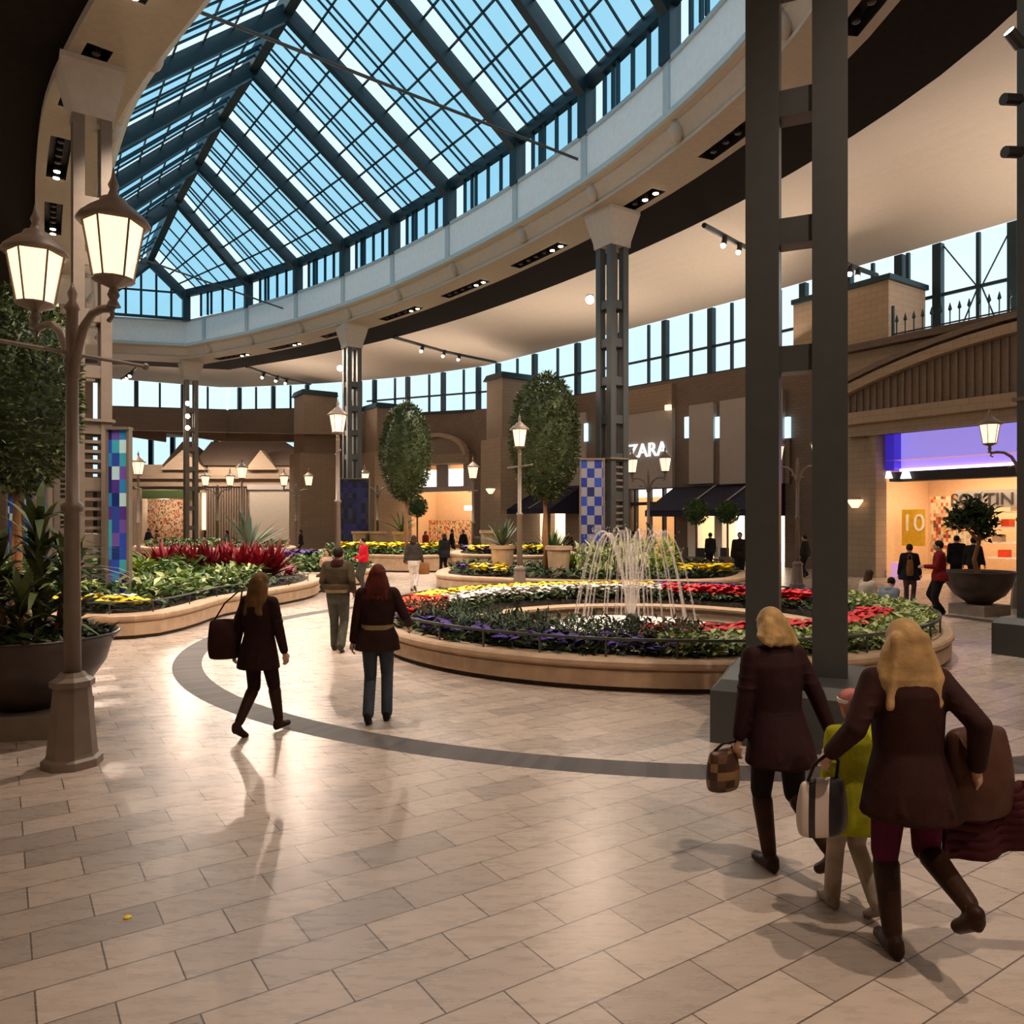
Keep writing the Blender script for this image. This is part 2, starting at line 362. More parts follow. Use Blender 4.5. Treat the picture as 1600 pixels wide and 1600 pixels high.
        me.update()
        o = bpy.data.objects.new(name, me); COL.objects.link(o)
        if parent is not None: o.parent = parent; WLOC[o.name] = Vector(off)
        elif not local: o.location = off; WLOC[o.name] = Vector(off)
        return o
WLOC = {}
def tag(o, label=None, cat=None, group=None, kind=None):
    if label: o['label'] = label
    if cat: o['category'] = cat
    if group: o['group'] = group
    if kind: o['kind'] = kind
    return o
def thing(name, label, cat, loc=(0, 0, 0), rz=0.0, group=None, kind=None):
    o = bpy.data.objects.new(name, None); COL.objects.link(o); o.location = loc; o.rotation_euler = (0, 0, rz); o.empty_display_size = .1
    WLOC[o.name] = Vector(loc); return tag(o, label, cat, group, kind)
def copy_tree(o, parent=None):
    kids = [c for c in o.children]
    c = o.copy(); COL.objects.link(c); c.parent = parent
    for k in kids: copy_tree(k, c)
    return c
def rec_copy(o, loc, rz, label, group=None):
    c = copy_tree(o); c.location = loc; c.rotation_euler = (0, 0, rz); c['label'] = label
    if group: c['group'] = group
    return c
def text(name, s, size, loc, right, mat_, parent, ext=.02, align='CENTER'):
    cu = bpy.data.curves.new(name, 'FONT'); cu.body = s; cu.size = size; cu.extrude = ext; cu.align_x = align; cu.align_y = 'CENTER'
    cu.materials.append(mat_); tmp = bpy.data.objects.new('lettering_curve', cu); COL.objects.link(tmp)
    me = bpy.data.meshes.new_from_object(tmp.evaluated_get(bpy.context.evaluated_depsgraph_get())); bpy.data.objects.remove(tmp); bpy.data.curves.remove(cu)
    o = bpy.data.objects.new(name, me); COL.objects.link(o)
    r = Vector(right).normalized(); z = Vector((0, 0, 1)); n = r.cross(z)
    mw = Matrix((r, z, n)).transposed().to_4x4(); mw.translation = Vector(loc) - (WLOC.get(parent.name, Vector()) if parent else Vector())
    o.matrix_local = mw
    if parent: o.parent = parent
    return o
def spot(name, loc, target, W, ang=1.2, r=.12, col=WARM, blend=.6, parent=None):
    d = bpy.data.lights.new(name, 'SPOT'); d.energy = W; d.color = col; d.spot_size = ang; d.spot_blend = blend; d.shadow_soft_size = r
    o = bpy.data.objects.new(name, d); COL.objects.link(o); o.location = loc
    o.rotation_euler = (Vector(target)-Vector(loc)).to_track_quat('-Z', 'Y').to_euler(); return o
def point(name, loc, W, col=WARM, r=.2):
    d = bpy.data.lights.new(name, 'POINT'); d.energy = W; d.color = col; d.shadow_soft_size = r
    o = bpy.data.objects.new(name, d); COL.objects.link(o); o.location = loc; return o
def area(name, loc, target, W, sx, sy, col=WARM):
    d = bpy.data.lights.new(name, 'AREA'); d.shape = 'RECTANGLE'; d.size = sx; d.size_y = sy; d.energy = W; d.color = col
    o = bpy.data.objects.new(name, d); COL.objects.link(o); o.location = loc
    o.rotation_euler = (Vector(target)-Vector(loc)).to_track_quat('-Z', 'Y').to_euler(); return o

def catmull(P, step=.8, closed=False):
    P = [Vector((p[0], p[1])) for p in P]; n = len(P); out = []
    for i in range(n if closed else n-1):
        p0 = P[(i-1) % n] if closed or i > 0 else P[0]*2-P[1]
        p1, p2 = P[i], P[(i+1) % n]
        p3 = P[(i+2) % n] if closed or i+2 < n else P[-1]*2-P[-2]
        k = max(2, int((p2-p1).length/step))
        for j in range(k):
            t = j/k; t2, t3 = t*t, t*t*t
            out.append(.5*((2*p1)+(p2-p0)*t+(2*p0-5*p1+4*p2-p3)*t2+(3*p1-p0-3*p2+p3)*t3))
    if not closed: out.append(P[-1])
    return out
def offset_loop(L, d):      # closed counter-clockwise loop in (u, a); positive d goes outward
    n = len(L); out = []
    for i in range(n):
        t1 = (L[i]-L[i-1]).normalized(); t2 = (L[(i+1) % n]-L[i]).normalized()
        n1 = Vector((t1.y, -t1.x)); n2 = Vector((t2.y, -t2.x)); b = (n1+n2)
        b = b.normalized() if b.length > 1e-4 else n1
        out.append(L[i]+b*(d/max(.5, b.dot(n1))))
    return out
def loop_ray(L, c, th):
    d = Vector((math.cos(th), math.sin(th))); best = None; n = len(L)
    for i in range(n):
        a, b = L[i]-c, L[(i+1) % n]-c; e = b-a; den = d.x*e.y-d.y*e.x
        if abs(den) < 1e-9: continue
        t = (a.x*e.y-a.y*e.x)/den; s_ = (a.x*d.y-a.y*d.x)/den
        if t > 0 and -1e-6 <= s_ <= 1+1e-6 and (best is None or t > best): best = t
    return c+d*best
# ---------------------------------------------------------------- ring beam, skylight, ceilings
ZS, ZB, ZT, ZE = 12.2, 12.95, 14.3, 15.95
PA = [(5.4, 51.2), (4.4, 46), (3.8, 41), (3.4, 37), (3.1, 33), (2.9, 29), (2.8, 25), (2.85, 21.5), (3.2, 18.5), (3.7, 15.4), (4.2, 11.5), (5.6, 8.0),
      (8.5, 6.4), (11.4, 7.6), (13.2, 10), (14.3, 13), (15.1, 17), (15.4, 21), (15.4, 25), (15.15, 29), (14.7, 33), (13.95, 37), (12.9, 41), (11.4, 45.3), (9.4, 49.8)]
P0 = catmull(PA, .85) + [Vector((8.0, 50.3)), Vector((6.7, 50.75))]
NP = len(P0)
P45, P120, P170, P195, P460 = [offset_loop(P0, d) for d in (.45, 1.2, 1.7, 1.95, 4.6)]
def row(L, z): return [UA(p.x, p.y, z) for p in L]

ring = thing('ring_beam', 'pale oval ring beam round the foot of the glass skylight', 'ring beam', UA(9, 28, ZS), kind='structure')
mb = MB(); mb.strip(row(P0, ZT), row(P0, ZB), True); mb.build('fascia_panel', M['white_panel'], ring)
mb = MB()
Pm, Pp = offset_loop(P0, -.06), offset_loop(P0, .25)
for (za, zb) in ((ZT-.02, ZT+.1), (ZB-.1, ZB+.06)):
    mb.strip(row(Pm, za), row(Pm, zb), True); mb.strip(row(Pm, zb), row(Pp, zb), True); mb.strip(row(Pp, za), row(Pm, za), True)
mb.build('edge_moulding', M['fascia_trim'], ring)
mb = MB()
PX = offset_loop(P0, .2)
prof = [(P0, ZB-.08), (PX, ZB-.14), (PX, ZB-.2), (offset_loop(P0, .33), ZB-.42), (P45, ZS+.14), (offset_loop(P0, .40), ZS+.1), (offset_loop(P0, .40), ZS)]
for (A, za), (B, zb) in zip(prof, prof[1:]): mb.strip(row(A, za), row(B, zb), True)
mb.build('cove', M['cove'], ring)
slots = {i for i in range(NP) if i % 5 in (1, 2, 3) and i < NP-3}
mb = MB(); mk = MB()
P40 = offset_loop(P0, .40)
mb.strip(row(P40, ZS), row(P120, ZS), True); mb.strip(row(P170, ZS), row(P195, ZS), True)
r12, r17, R12, R17 = row(P120, ZS), row(P170, ZS), row(P120, ZS+.35), row(P170, ZS+.35)
for i in range(NP):
    j = (i+1) % NP
    if i in slots:
        mk.quad(R12[i], R12[j], R17[j], R17[i]); mk.quad(r12[i], r12[j], R12[j], R12[i]); mk.quad(r17[i], r17[j], R17[j], R17[i])
        if (i-1) not in slots: mk.quad(r12[i], r17[i], R17[i], R12[i])
        if j not in slots: mk.quad(r12[j], r17[j], R17[j], R12[j])
    else: mb.quad(r12[i], r12[j], r17[j], r17[i])
mb.strip(row(P195, ZS), row(P195, ZS+.25), True)
mb.build('soffit', M['soffit'], ring); mk.build('light_slot', M['black'], ring)
# brackets in the cove and joints on the fascia, one each per roof bay
EA = [(5.0, 48.6), (9.25, 48.2), (11.2, 44.6), (12.85, 40.3), (14.0, 36.2), (14.9, 32), (15.35, 27.6), (15.35, 22.9), (15.2, 18.8), (14.6, 14.6), (13.3, 10.3)]
def p_at(a, right=True):
    best = None
    for i in range(NP):
        p, q = P0[i], P0[(i+1) % NP]
        if (p.y-a)*(q.y-a) <= 0 and abs(p.y-q.y) > 1e-6:
            t = (a-p.y)/(q.y-p.y); x = p.x+(q.x-p.x)*t
            if best is None or (x > best[0] if right else x < best[0]):
                d = (q-p).normalized(); best = (x, Vector((d.y, -d.x)))
    return best
AS = [10.3, 14.6, 18.8, 22.9, 27.6, 32, 36.2, 40.3, 44.6, 48.2]
for k, a in enumerate(AS):
    for side in (True, False):
        x, nrm = p_at(a, side); n3 = UA(nrm.x, nrm.y)-UA(0, 0); c = UA(x, a)
        mb = MB(); q = c - n3*.03; ang = math.atan2(n3.y, n3.x)
        mb.box((q.x, q.y, (ZT+ZB)/2), (.07, .26, ZT-ZB), ang); mb.build('panel_joint', M['fascia_trim'], ring)
        mb = MB(); q = c + n3*.3
        mb.ell((q.x, q.y, ZB-.34), (.22, .22, .34), 12, 8); mb.build('bracket', M['cove'], ring, smooth=True)

sky = thing('skylight', 'long pitched skylight of blue glass and dark steel over the oval opening', 'skylight', UA(9, 28, ZT))
RIDGE = {10.3: (8.9, 10.3, 21.2), 14.6: (8.9, 14.7, 21.2), 18.8: (8.9, 18.8, 21.2), 22.9: (8.88, 23.2, 21.2), 27.6: (8.8, 28.2, 21.2), 32: (8.6, 32, 20.9), 36.2: (8.28, 36, 20.55),
         40.3: (7.98, 39.4, 19.8), 44.6: (7.6, 42.4, 18.95), 48.2: (7.25, 47.2, 17.6)}
ER, EL, RR = [], [], []
for a in AS:
    xr, nr_ = p_at(a, True); xl, nl = p_at(a, False)
    ER.append(UA(xr+.08, a, ZE)); EL.append(UA(xl-.08, a, ZE)); RR.append(UA(*RIDGE[a]))
# last pair sits at the faceted far end
ER[-1] = UA(9.35, 49.4, ZE); EL[-1] = UA(5.4, 50.6, ZE); RR[-1] = UA(7.3, 49.2, 17.7)
mb = MB()
for i in range(len(AS)-1): mb.bar(RR[i], RR[i+1], .35, .7)
mb.build('ridge_beam', M['steel'], sky)
for E in (ER, EL):
    for i, (e, r) in enumerate(zip(E, RR)):
        mb = MB(); dn = Vector((0, 0, -.22)); mb.bar(e+dn, r+dn, .30, .52); mb.build('rafter', M['steel'], sky)
        mb = MB(); mb.bar(Vector((e.x, e.y, ZT)), e+Vector((0, 0, .1)), .42, .42, up=UA(1, 0)); mb.build('wall_post', M['steel'], sky)
    mb = MB()
    for i in range(len(E)-1): mb.bar(E[i], E[i+1], .25, .42)
    mb.build('eave_beam', M['steel'], sky)
def bay(e0, e1, r0, r1, first):
    """one glazed bay: panes with a pale strip beside the first rafter, bars along and across"""
    S = lambda s, t: (e0*(1-s)+e1*s)*(1-t)+(r0*(1-s)+r1*s)*t
    up = (e1-e0).cross(r0-e0).normalized(); up = up if up.z > 0 else -up
    cl = MB(); cl.quad(S(0.06, 0), S(.21, 0), S(.21, 1), S(.06, 1)) if first else cl.quad(S(.94, 0), S(.79, 0), S(.79, 1), S(.94, 1))
    bl = MB(); bl.quad(S(.21, 0), S(1, 0), S(1, 1), S(.21, 1)) if first else bl.quad(S(.79, 0), S(0, 0), S(0, 1), S(.79, 1))
    bl.build('tinted_pane', M['glass_blue'], sky); cl.build('clear_pane', M['glass_clear'], sky)
    b = MB(); L = (r0-e0).length
    for s in (.21, .33, .40, .58, .76, .92):
        s_ = s if first else 1-s; b.bar(S(s_, 0), S(s_, 1), .05, .07)
    nx = max(4, round(L/1.25))
    for j in range(1, nx): b.bar(S(.04, j/nx), S(.96, j/nx), .055, .07)
    b.build('glazing_lattice', M['steel'], sky)
def strip_bay(e0, e1, first):
    a, b_ = Vector((e0.x, e0.y, ZT+.1)), Vector((e1.x, e1.y, ZT+.1)); T = Vector((0, 0, ZE-ZT-.1))
    S = lambda s: a*(1-s)+b_*s
    u = (.08, .24, 1.0) if first else (.92, .76, 0.0)
    cl = MB(); cl.quad(S(u[0]), S(u[1]), S(u[1])+T, S(u[0])+T); cl.build('clear_pane', M['glass_clear'], sky)
    bl = MB(); bl.quad(S(u[1]), S(u[2]), S(u[2])+T, S(u[1])+T); bl.build('tinted_pane', M['glass_blue'], sky)
    g = MB()
    for s in (.25, .36, .42, .60, .78): s_ = s if first else 1-s; g.bar(S(s_), S(s_)+T, .07, .12, up=UA(1, 0))
    g.build('glazing_lattice', M['steel'], sky)
for i in range(len(AS)-1):
    bay(ER[i], ER[i+1], RR[i], RR[i+1], False); bay(EL[i], EL[i+1], RR[i], RR[i+1], False)
    strip_bay(ER[i], ER[i+1], False); strip_bay(EL[i], EL[i+1], False)
# glazed gable that closes the far end
e0, e1, r = ER[-1], EL[-1], RR[-1]; b0, b1 = Vector((e0.x, e0.y, ZT+.1)), Vector((e1.x, e1.y, ZT+.1))
mb = MB(); k = mb.add([b0, e0, r, e1, b1]); mb.face((k, k+1, k+2, k+3, k+4)); mb.build('gable_pane', M['glass_blue'], sky)
mb = MB()
for s in (.2, .4, .6, .8):
    p = b0*(1-s)+b1*s; top = (e0*(1-s/.5)+r*(s/.5)) if s < .5 else (r*(1-(s-.5)/.5)+e1*((s-.5)/.5)); mb.bar(p, Vector((p.x, p.y, top.z)), .07, .12, up=UA(1, 0))
mb.bar(e0, e1, .1); mb.bar(b0, b1, .15); mb.build('gable_lattice', M['steel'], sky)
mb = MB()   # tie rods across the opening
for a0, a1 in ((18.6, 19.2), (36.5, 41.5)):
    xl, _ = p_at(a0, False); xr, _ = p_at(a1, True); mb2 = MB(); mb2.tube([UA(xl, a0, 13.9), UA(xr, a1, 13.75)], .045, 8); mb2.build('tie_rod', M['colsteel'], sky)

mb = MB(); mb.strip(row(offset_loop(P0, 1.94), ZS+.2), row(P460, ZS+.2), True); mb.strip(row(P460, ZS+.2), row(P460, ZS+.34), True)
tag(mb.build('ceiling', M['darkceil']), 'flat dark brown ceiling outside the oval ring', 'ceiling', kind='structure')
WU = [(31.2, -14), (31.5, 5), (31.5, 13), (31.45, 18), (31.4, 23.3), (30.6, 33.4), (29.2, 47), (26.9, 53), (24.2, 57.3), (21.9, 60.5), (15.9, 67), (6.9, 67.8),
      (-5, 66), (-14, 57), (-16, 40), (-16, 10), (-15, -14)]
WL = [Vector(p) for p in WU]; CC = Vector((9, 27))
NT = 160; ths = [2*PI*i/NT for i in range(NT)]
inn = [loop_ray(P460, CC, t) for t in ths]; out = [loop_ray(WL, CC, t) for t in ths]
mb = MB(); prev = None; NS = 14
for s in range(NS+1):
    t = s/NS
    z = 12.75 + (13.45-12.75)*t + 1.25*math.sin(PI*min(1, t**.9))
    cur = [UA(*(a*(1-t)+b*t), z) for a, b in zip(inn, out)]
    if prev: mb.strip(prev, cur, True)
    prev = cur
inn2 = [loop_ray(offset_loop(P0, 4.3), CC, t) for t in ths]
mb.strip([UA(p.x, p.y, 12.75) for p in inn2], [UA(p.x, p.y, 12.75) for p in inn], True)
tag(mb.build('ceiling_vault', M['cream'], smooth=True), 'cream vaulted ceiling between the ring and the shop walls', 'ceiling', kind='structure')

mb = MB(); mb.quad((-110, -25, 0), (70, -25, 0), (70, 110, 0), (-110, 110, 0))
fo = mb.build('floor', M['floor'], origin=(0, 0, 0)); tag(fo, 'polished beige stone tiles with a dark curved paver band', 'floor', kind='structure')

# ---------------------------------------------------------------- outer walls and shopfronts
class Facade:
    def __init__(s, pts): s.p = [Vector((q.x, q.y)) for q in pts]
    def hit(s, px):
        k = (px-800)/F; best = None
        for a, b in zip(s.p, s.p[1:]):
            e = b-a; den = e.x-k*e.y
            if abs(den) < 1e-9: continue
            t = (k*a.y-a.x)/den
            if -1e-4 <= t <= 1+1e-4:
                q = a+e*t
                if q.y > .5 and (best is None or q.y < best[0].y):
                    d = e.normalized(); n = Vector((-d.y, d.x)); n = n if n.dot(q) < 0 else -n; best = (q, n)
        return best
    def pt(s, px, z, o=0.0): q, n = s.hit(px); return Vector((q.x+n.x*o, q.y+n.y*o, z))
    def d(s, px): return s.hit(px)[0].y
    def z(s, px, py): return CAM_H+(Y0-py)/F*s.d(px)
    def box(s, mb, x0, x1, z0, z1, o0, o1, mi=0, z0b=None, z1b=None):
        z0b = z0 if z0b is None else z0b; z1b = z1 if z1b is None else z1b
        mb.hexa([s.pt(x0, z0, o0), s.pt(x1, z0b, o0), s.pt(x1, z0b, o1), s.pt(x0, z0, o1), s.pt(x0, z1, o0), s.pt(x1, z1b, o0), s.pt(x1, z1b, o1), s.pt(x0, z1, o1)], mi)
    def right(s, px): a, b = s.pt(px-3, 0), s.pt(px+3, 0); return (b-a).normalized()
FW = Facade([UA(*p) for p in WU[1:13]])
F1 = Facade([UA(28.7, 24), UA(28.7, -12)])
SILL = [(165, 635), (350, 641), (505, 638), (570, 650), (760, 640), (985, 605), (1165, 575), (1405, 530), (1600, 493)]
def sill(px):
    for (x0, y0), (x1, y1) in zip(SILL, SILL[1:]):
        if px <= x1: t = (px-x0)/(x1-x0); return FW.z(px, y0+(y1-y0)*t)
    return 9.3
ZTOP = 13.45
# clerestory: panes and frames
WINLAB = ['clerestory window strip left of the slim far column', 'clerestory window strip right of the slim far column', 'short clerestory window behind the navy mosaic column', 'clerestory window strip over the arched shop',
          'clerestory window strip behind the large egg shaped tree', 'clerestory window strip over the white capital letters', 'clerestory window strip behind the huge column', 'tall clerestory window with cross braces over the violet lit shop']
def window(n, x0, x1, thick, thin, rail=True):
    w = thing('window_%d' % n, WINLAB[n-1], 'window', FW.pt(x0, sill(x0)), kind='structure')
    g = MB(); g.quad(FW.pt(x0, sill(x0), -.25), FW.pt(x1, sill(x1), -.25), FW.pt(x1, ZTOP, -.25), FW.pt(x0, ZTOP, -.25)); g.build('pane', M['glass_win'], w)
    f = MB()
    for x in thick: f.bar(FW.pt(x, sill(x), -.2), FW.pt(x, ZTOP, -.2), .34, .3, up=UA(1, 0))
    for x in thin: f.bar(FW.pt(x, sill(x), -.2), FW.pt(x, ZTOP, -.2), .13, .15, up=UA(1, 0))
    if rail: zz = lambda x: sill(x)+(ZTOP-sill(x))*.42; f.bar(FW.pt(x0, zz(x0), -.2), FW.pt(x1, zz(x1), -.2), .12, .12)
    f.bar(FW.pt(x0, sill(x0), -.15), FW.pt(x1, sill(x1), -.15), .2, .16); f.build('frame', M['steel'], w)
window(1, 165, 354, [213, 286], [170, 250, 325], False)
window(2, 356, 505, [372, 425, 478], [398, 452], False)
window(3, 508, 570, [560], [535], False)
window(4, 571, 759, [583, 635, 690, 745], [615, 668, 722])
window(5, 760, 984, [775, 832, 899, 965], [805, 868, 930])
window(6, 985, 1165, [1036, 1108], [1010, 1076, 1140])
window(7, 1166, 1404, [1180, 1252, 1322, 1402], [1215, 1288, 1360])
window(8, 1406, 1599, [1462, 1580], [1415, 1525])
b8 = MB()
for x0, x1, lo, hi in ((1466, 1522, .42, 1), (1578, 1528, .42, 1), (1495, 1522, 0, .42), (1552, 1528, 0, .42)):
    zz = lambda x, t: sill(x)+(ZTOP-sill(x))*t
    b8.tube([FW.pt(x0, zz(x0, hi if hi == 1 else 0), -.3), FW.pt(x1, zz(x1, .42), -.3)], .03, 6)
tag(b8.build('trim_1', M['steel']), 'thin steel cross braces outside the clerestory glass', 'brace', kind='structure')

wall = thing('wall_right', 'brown stone wall of the shopfronts under the clerestory', 'wall', FW.pt(990, 0), kind='structure')
def wseg(x0, x1, z0, z1=None, m='stone_dark', o0=-.5, o1=0.0):
    mb = MB(); n = max(1, int((x1-x0)/45))
    for i in range(n):
        a, b = x0+(x1-x0)*i/n, x0+(x1-x0)*(i+1)/n
        FW.box(mb, a, b, z0, sill(a) if z1 is None else z1, o0, o1, z1b=(sill(b) if z1 is None else z1))
    mb.build('masonry', M[m], wall)
TOPS = []      # (x0, x1, opening top z)
def opening(x0, x1, py, m='stone_dark'): z = FW.z((x0+x1)/2, py); wseg(x0, x1, z, m=m); return z
z7 = opening(498, 530, 757); wseg(530, 598, 0)
z6 = opening(612, 738, 727); wseg(598, 612, 0); wseg(738, 832, 0)
z5 = opening(832, 906, 785); wseg(906, 984, 0)
z4 = opening(984, 1056, 764); wseg(1056, 1076, 0)
z3 = opening(1076, 1226, 790); wseg(1226, 1330, 0)
wseg(1330, 1600, 9.0); wseg(498, 505, 0)
FWa = Facade([UA(31.5, 6), UA(31.2, -14)])
mb = MB()
A_, B_ = UA(28.9, 9.2), UA(28.9, -14)
for p, q, z in ((A_, B_, 9.3), (UA(-16, 10), UA(-15, -14), 14), (UA(-16, 40), UA(-16, 10), 14), (UA(-14, 57), UA(-16, 40), 14), (UA(-5, 66), UA(-14, 57), 14), (UA(6.0, 67.9), UA(-5, 66), 14), (UA(31.4, -14), UA(-15, -14), 14), (UA(38, -14), UA(31, -14), 9.3)):
    mb.bar(p+Vector((0, 0, z/2)), q+Vector((0, 0, z/2)), .4, z)
tag(mb.build('wall_left', M['stone']), 'brown stone walls beside and behind the viewpoint', 'wall', kind='structure')
# bulkhead over the far hall
mb = MB()
for x0, x1 in ((165, 260), (260, 354), (354, 430), (430, 505)):
    FW.box(mb, x0, x1, FW.z(x0, 676 if x0 < 350 else 690), sill(x0), -.6, 0, z0b=FW.z(x1, 690), z1b=sill(x1))
tag(mb.build('wall_far', M['stone_dark']), 'brown bulkhead below the far clerestory', 'wall', kind='structure')

def room(fac, x0, x1, h, depth, shell, back, par, zc=None, mats=None, lightw=0.0, lcol=WARM):
    a, b = fac.pt(x0, 0, -.3), fac.pt(x1, 0, -.3); _, n = fac.hit((x0+x1)/2); n3 = Vector((n.x, n.y, 0)); D = -n3*depth; H = Vector((0, 0, h+.6))
    e = (b-a).normalized()*.8
    mb = MB(); a2, b2 = a-e+D, b+e+D
    mb.quad(a-e, a2, a2+H, a-e+H); mb.quad(b+e, b+e+H, b2+H, b2); mb.quad(a-e+H, a2+H, b2+H, b+e+H)
    mb.build('shop_interior', shell, par)
    mb = MB(); mb.quad(a2, b2, b2+H, a2+H); mb.build('display_wall', back, par)
    mb = MB(); c = (a+b+a2+b2)/4+H-Vector((0, 0, .08)); w = (b-a)*.42; dd = D*.35
    mb.hexa([c-w-dd, c+w-dd, c+w+dd, c-w+dd]+[p+Vector((0, 0, .05)) for p in (c-w-dd, c+w-dd, c+w+dd, c-w+dd)]); mb.build('ceiling_light', M['warm_panel'] if mats is None else mats, par)

# cream light shop at the far bend
s7 = thing('storefront', 'narrow shopfront with a tall bright cream window beside the mosaic clad column', 'storefront', FW.pt(514, 0), group='shopfronts along the wall')
room(FW, 499, 530, z7, 3, M['shopwhite'], M['white_light'], s7)
mb = MB(); FW.box(mb, 500, 526, z7+.1, FW.z(514, 702), 0, .12); mb.build('fascia_panel', M['grey_panel'], s7)
mb = MB(); FW.box(mb, 497, 500, 0, FW.z(498, 700), 0, .25); FW.box(mb, 526, 529, 0, FW.z(528, 700), 0, .25); mb.build('dark_frame', M['black'], s7)
# arched shop
s6 = thing('storefront', 'shopfront with an arched brown fascia and orange lit interior behind the egg shaped tree', 'storefront', FW.pt(680, 0), group='shopfronts along the wall')
room(FW, 612, 738, z6, 6, M['shopwall'], M['shopwall'], s6)
mb = MB(); FW.box(mb, 600, 742, .3, 2.3, -5.9, -5.5); mb.build('goods_display', M['merch'], s6)
mb = MB(); A = []; 
for i in range(13):
    t = i/12; x = 650+(737-650)*t; A.append((x, FW.z(x, 713-32*math.sin(PI*t)**.45)))
for (xa, za), (xb, zb) in zip(A, A[1:]): FW.box(mb, xa, xb, z6+.6, za, 0, .5, z1b=zb)
mb.build('arched_fascia', M['ribbed'], s6)
mb = MB()
for (xa, za), (xb, zb) in zip(A, A[1:]): mb.bar(FW.pt(xa, za, .55), FW.pt(xb, zb, .55), .5, .3)
mb.build('arch_moulding', M['stone_light'], s6)
mb = MB(); FW.box(mb, 610, 742, z6, z6+.7, 0, .7); mb.build('cornice', M['stone'], s6)
for x0, x1 in ((650, 678), (696, 720)): mb = MB(); FW.box(mb, x0, x1, FW.z(690, 760), FW.z(690, 733), -.5, -.4); mb.build('lit_transom', M['white_light'], s6)
mb = MB(); FW.box(mb, 612, 738, FW.z(690, 768), FW.z(690, 760), -.6, -.3); FW.box(mb, 678, 696, FW.z(690, 762), z6, -.6, -.3); FW.box(mb, 720, 738, FW.z(690, 762), z6, -.6, -.3)
mb.build('transom_frame', M['grey_panel'], s6)
mb = MB(); FW.box(mb, 664, 712, FW.z(690, 796), FW.z(690, 788), -5, -4.8); mb.build('wall_light', M['white_light'], s6)
# awning shop behind the large tree
def awning(par, x0, x1, pyt, pyb, proj, mat_='navy', stripes=()):
    xm = (x0+x1)/2; zt, zb = FW.z(xm, pyt), FW.z(xm, pyb)-.25
    mb = MB(); a, b, c, d = FW.pt(x0, zt, .05), FW.pt(x1, zt, .05), FW.pt(x1, zb, proj), FW.pt(x0, zb, proj); t = Vector((0, 0, -.05))
    mb.hexa([a+t, b+t, c+t, d+t, a, b, c, d]); v = Vector((0, 0, -.3)); mb.quad(d, c, c+v, d+v)
    for p, q in ((a, d), (b, c)):
        k = mb.add([p, q, q+v, Vector((p.x, p.y, zb-.3))]); mb.face((k, k+1, k+2, k+3))
    mb.build('awning', M[mat_], par)
    for x in stripes:
        s = MB(); s.bar(FW.pt(x, zt+.04, .08), FW.pt(x-6, zb+.04, proj+.02), .12, .03); s.build('awning_rib', M['grey_panel'], par)
s5 = thing('storefront', 'shopfront with navy awnings and a grey fascia behind the large egg shaped tree', 'storefront', FW.pt(868, 0), group='shopfronts along the wall')
room(FW, 832, 906, z5, 4, M['shopwhite'], M['white_light'], s5)
mb = MB(); FW.box(mb, 845, 918, FW.z(880, 760), FW.z(880, 650), 0, .15); mb.build('fascia_panel', M['grey_panel'], s5)
awning(s5, 822, 908, 763, 790, 2.6, stripes=(845, 880))
mb = MB(); FW.box(mb, 916, 921, FW.z(918, 690), FW.z(918, 662), .1, .2); mb.build('lit_strip', M['blue_light'], s5)
for i, (x0, x1) in enumerate(((832, 838), (852, 862), (885, 906))):
    mb = MB(); FW.box(mb, x0, x1, 0, z5, -.3, .1); mb.build('pier', M['stone_light'], s5)
# shop with the lit name
s4 = thing('storefront', 'shopfront with a pale fascia carrying white capital letters beside the tall lattice column', 'storefront', FW.pt(1020, 0), group='shopfronts along the wall')
room(FW, 984, 1056, z4, 5, M['shopwall'], M['shopwall'], s4)
mb = MB(); FW.box(mb, 982, 1055, z4+.05, FW.z(1020, 643), 0, .25); mb.build('fascia_panel', M['grey_panel'], s4)
mb = MB(); FW.box(mb, 980, 1055, FW.z(1020, 643), FW.z(1020, 606), 0, .3); mb.build('stone_band', M['stone'], s4)
text('sign_lettering', 'ZARA', 1.12, FW.pt(1017, FW.z(1013, 705), .3), FW.right(1013), M['letter_white'], s4, .06)
mb = MB()
for x in (990, 1012, 1034, 1053): FW.box(mb, x-1.5, x+1.5, 0, z4, -.35, -.1)
FW.box(mb, 984, 1056, FW.z(1020, 789), FW.z(1020, 784), -.35, -.1); mb.build('door_frame', M['black'], s4)
mb = MB(); FW.box(mb, 984, 1056, FW.z(1020, 776), z4, -.6, -.45); mb.build('lit_transom', M['white_light'], s4)
mb = MB(); FW.box(mb, 1048, 1055, FW.z(1050, 642), FW.z(1050, 634), .3, .5); mb.build('fascia_lamp', M['lamp'], s4)
# shop with grey cloth panels and awning
s3 = thing('storefront', 'shopfront with two tall grey fascia panels, cyan light strips and a navy awning', 'storefront', FW.pt(1120, 0), group='shopfronts along the wall')
room(FW, 1076, 1226, z3, 4, M['shopwhite'], M['white_light'], s3)
for x0, x1, py in ((1082, 1120, 632), (1130, 1178, 624), (1188, 1228, 612)):
    mb = MB(); FW.box(mb, x0, x1, FW.z((x0+x1)/2, 756), FW.z((x0+x1)/2, py), 0, .3); mb.build('fascia_panel', M['grey_panel'], s3)
for x in (1077, 1125, 1183, 1234):
    mb = MB(); FW.box(mb, x-3, x+3, FW.z(x, 685), FW.z(x, 652), .05, .25); mb.build('lit_strip', M['blue_light'], s3)
    mb = MB(); FW.box(mb, x-3.5, x+3.5, FW.z(x, 756), FW.z(x, 685), .0, .2); mb.build('pilaster_strip', M['stone_dark'], s3)
awning(s3, 1054, 1228, 758, 790, 2.4, stripes=(1120, 1172, 1222))
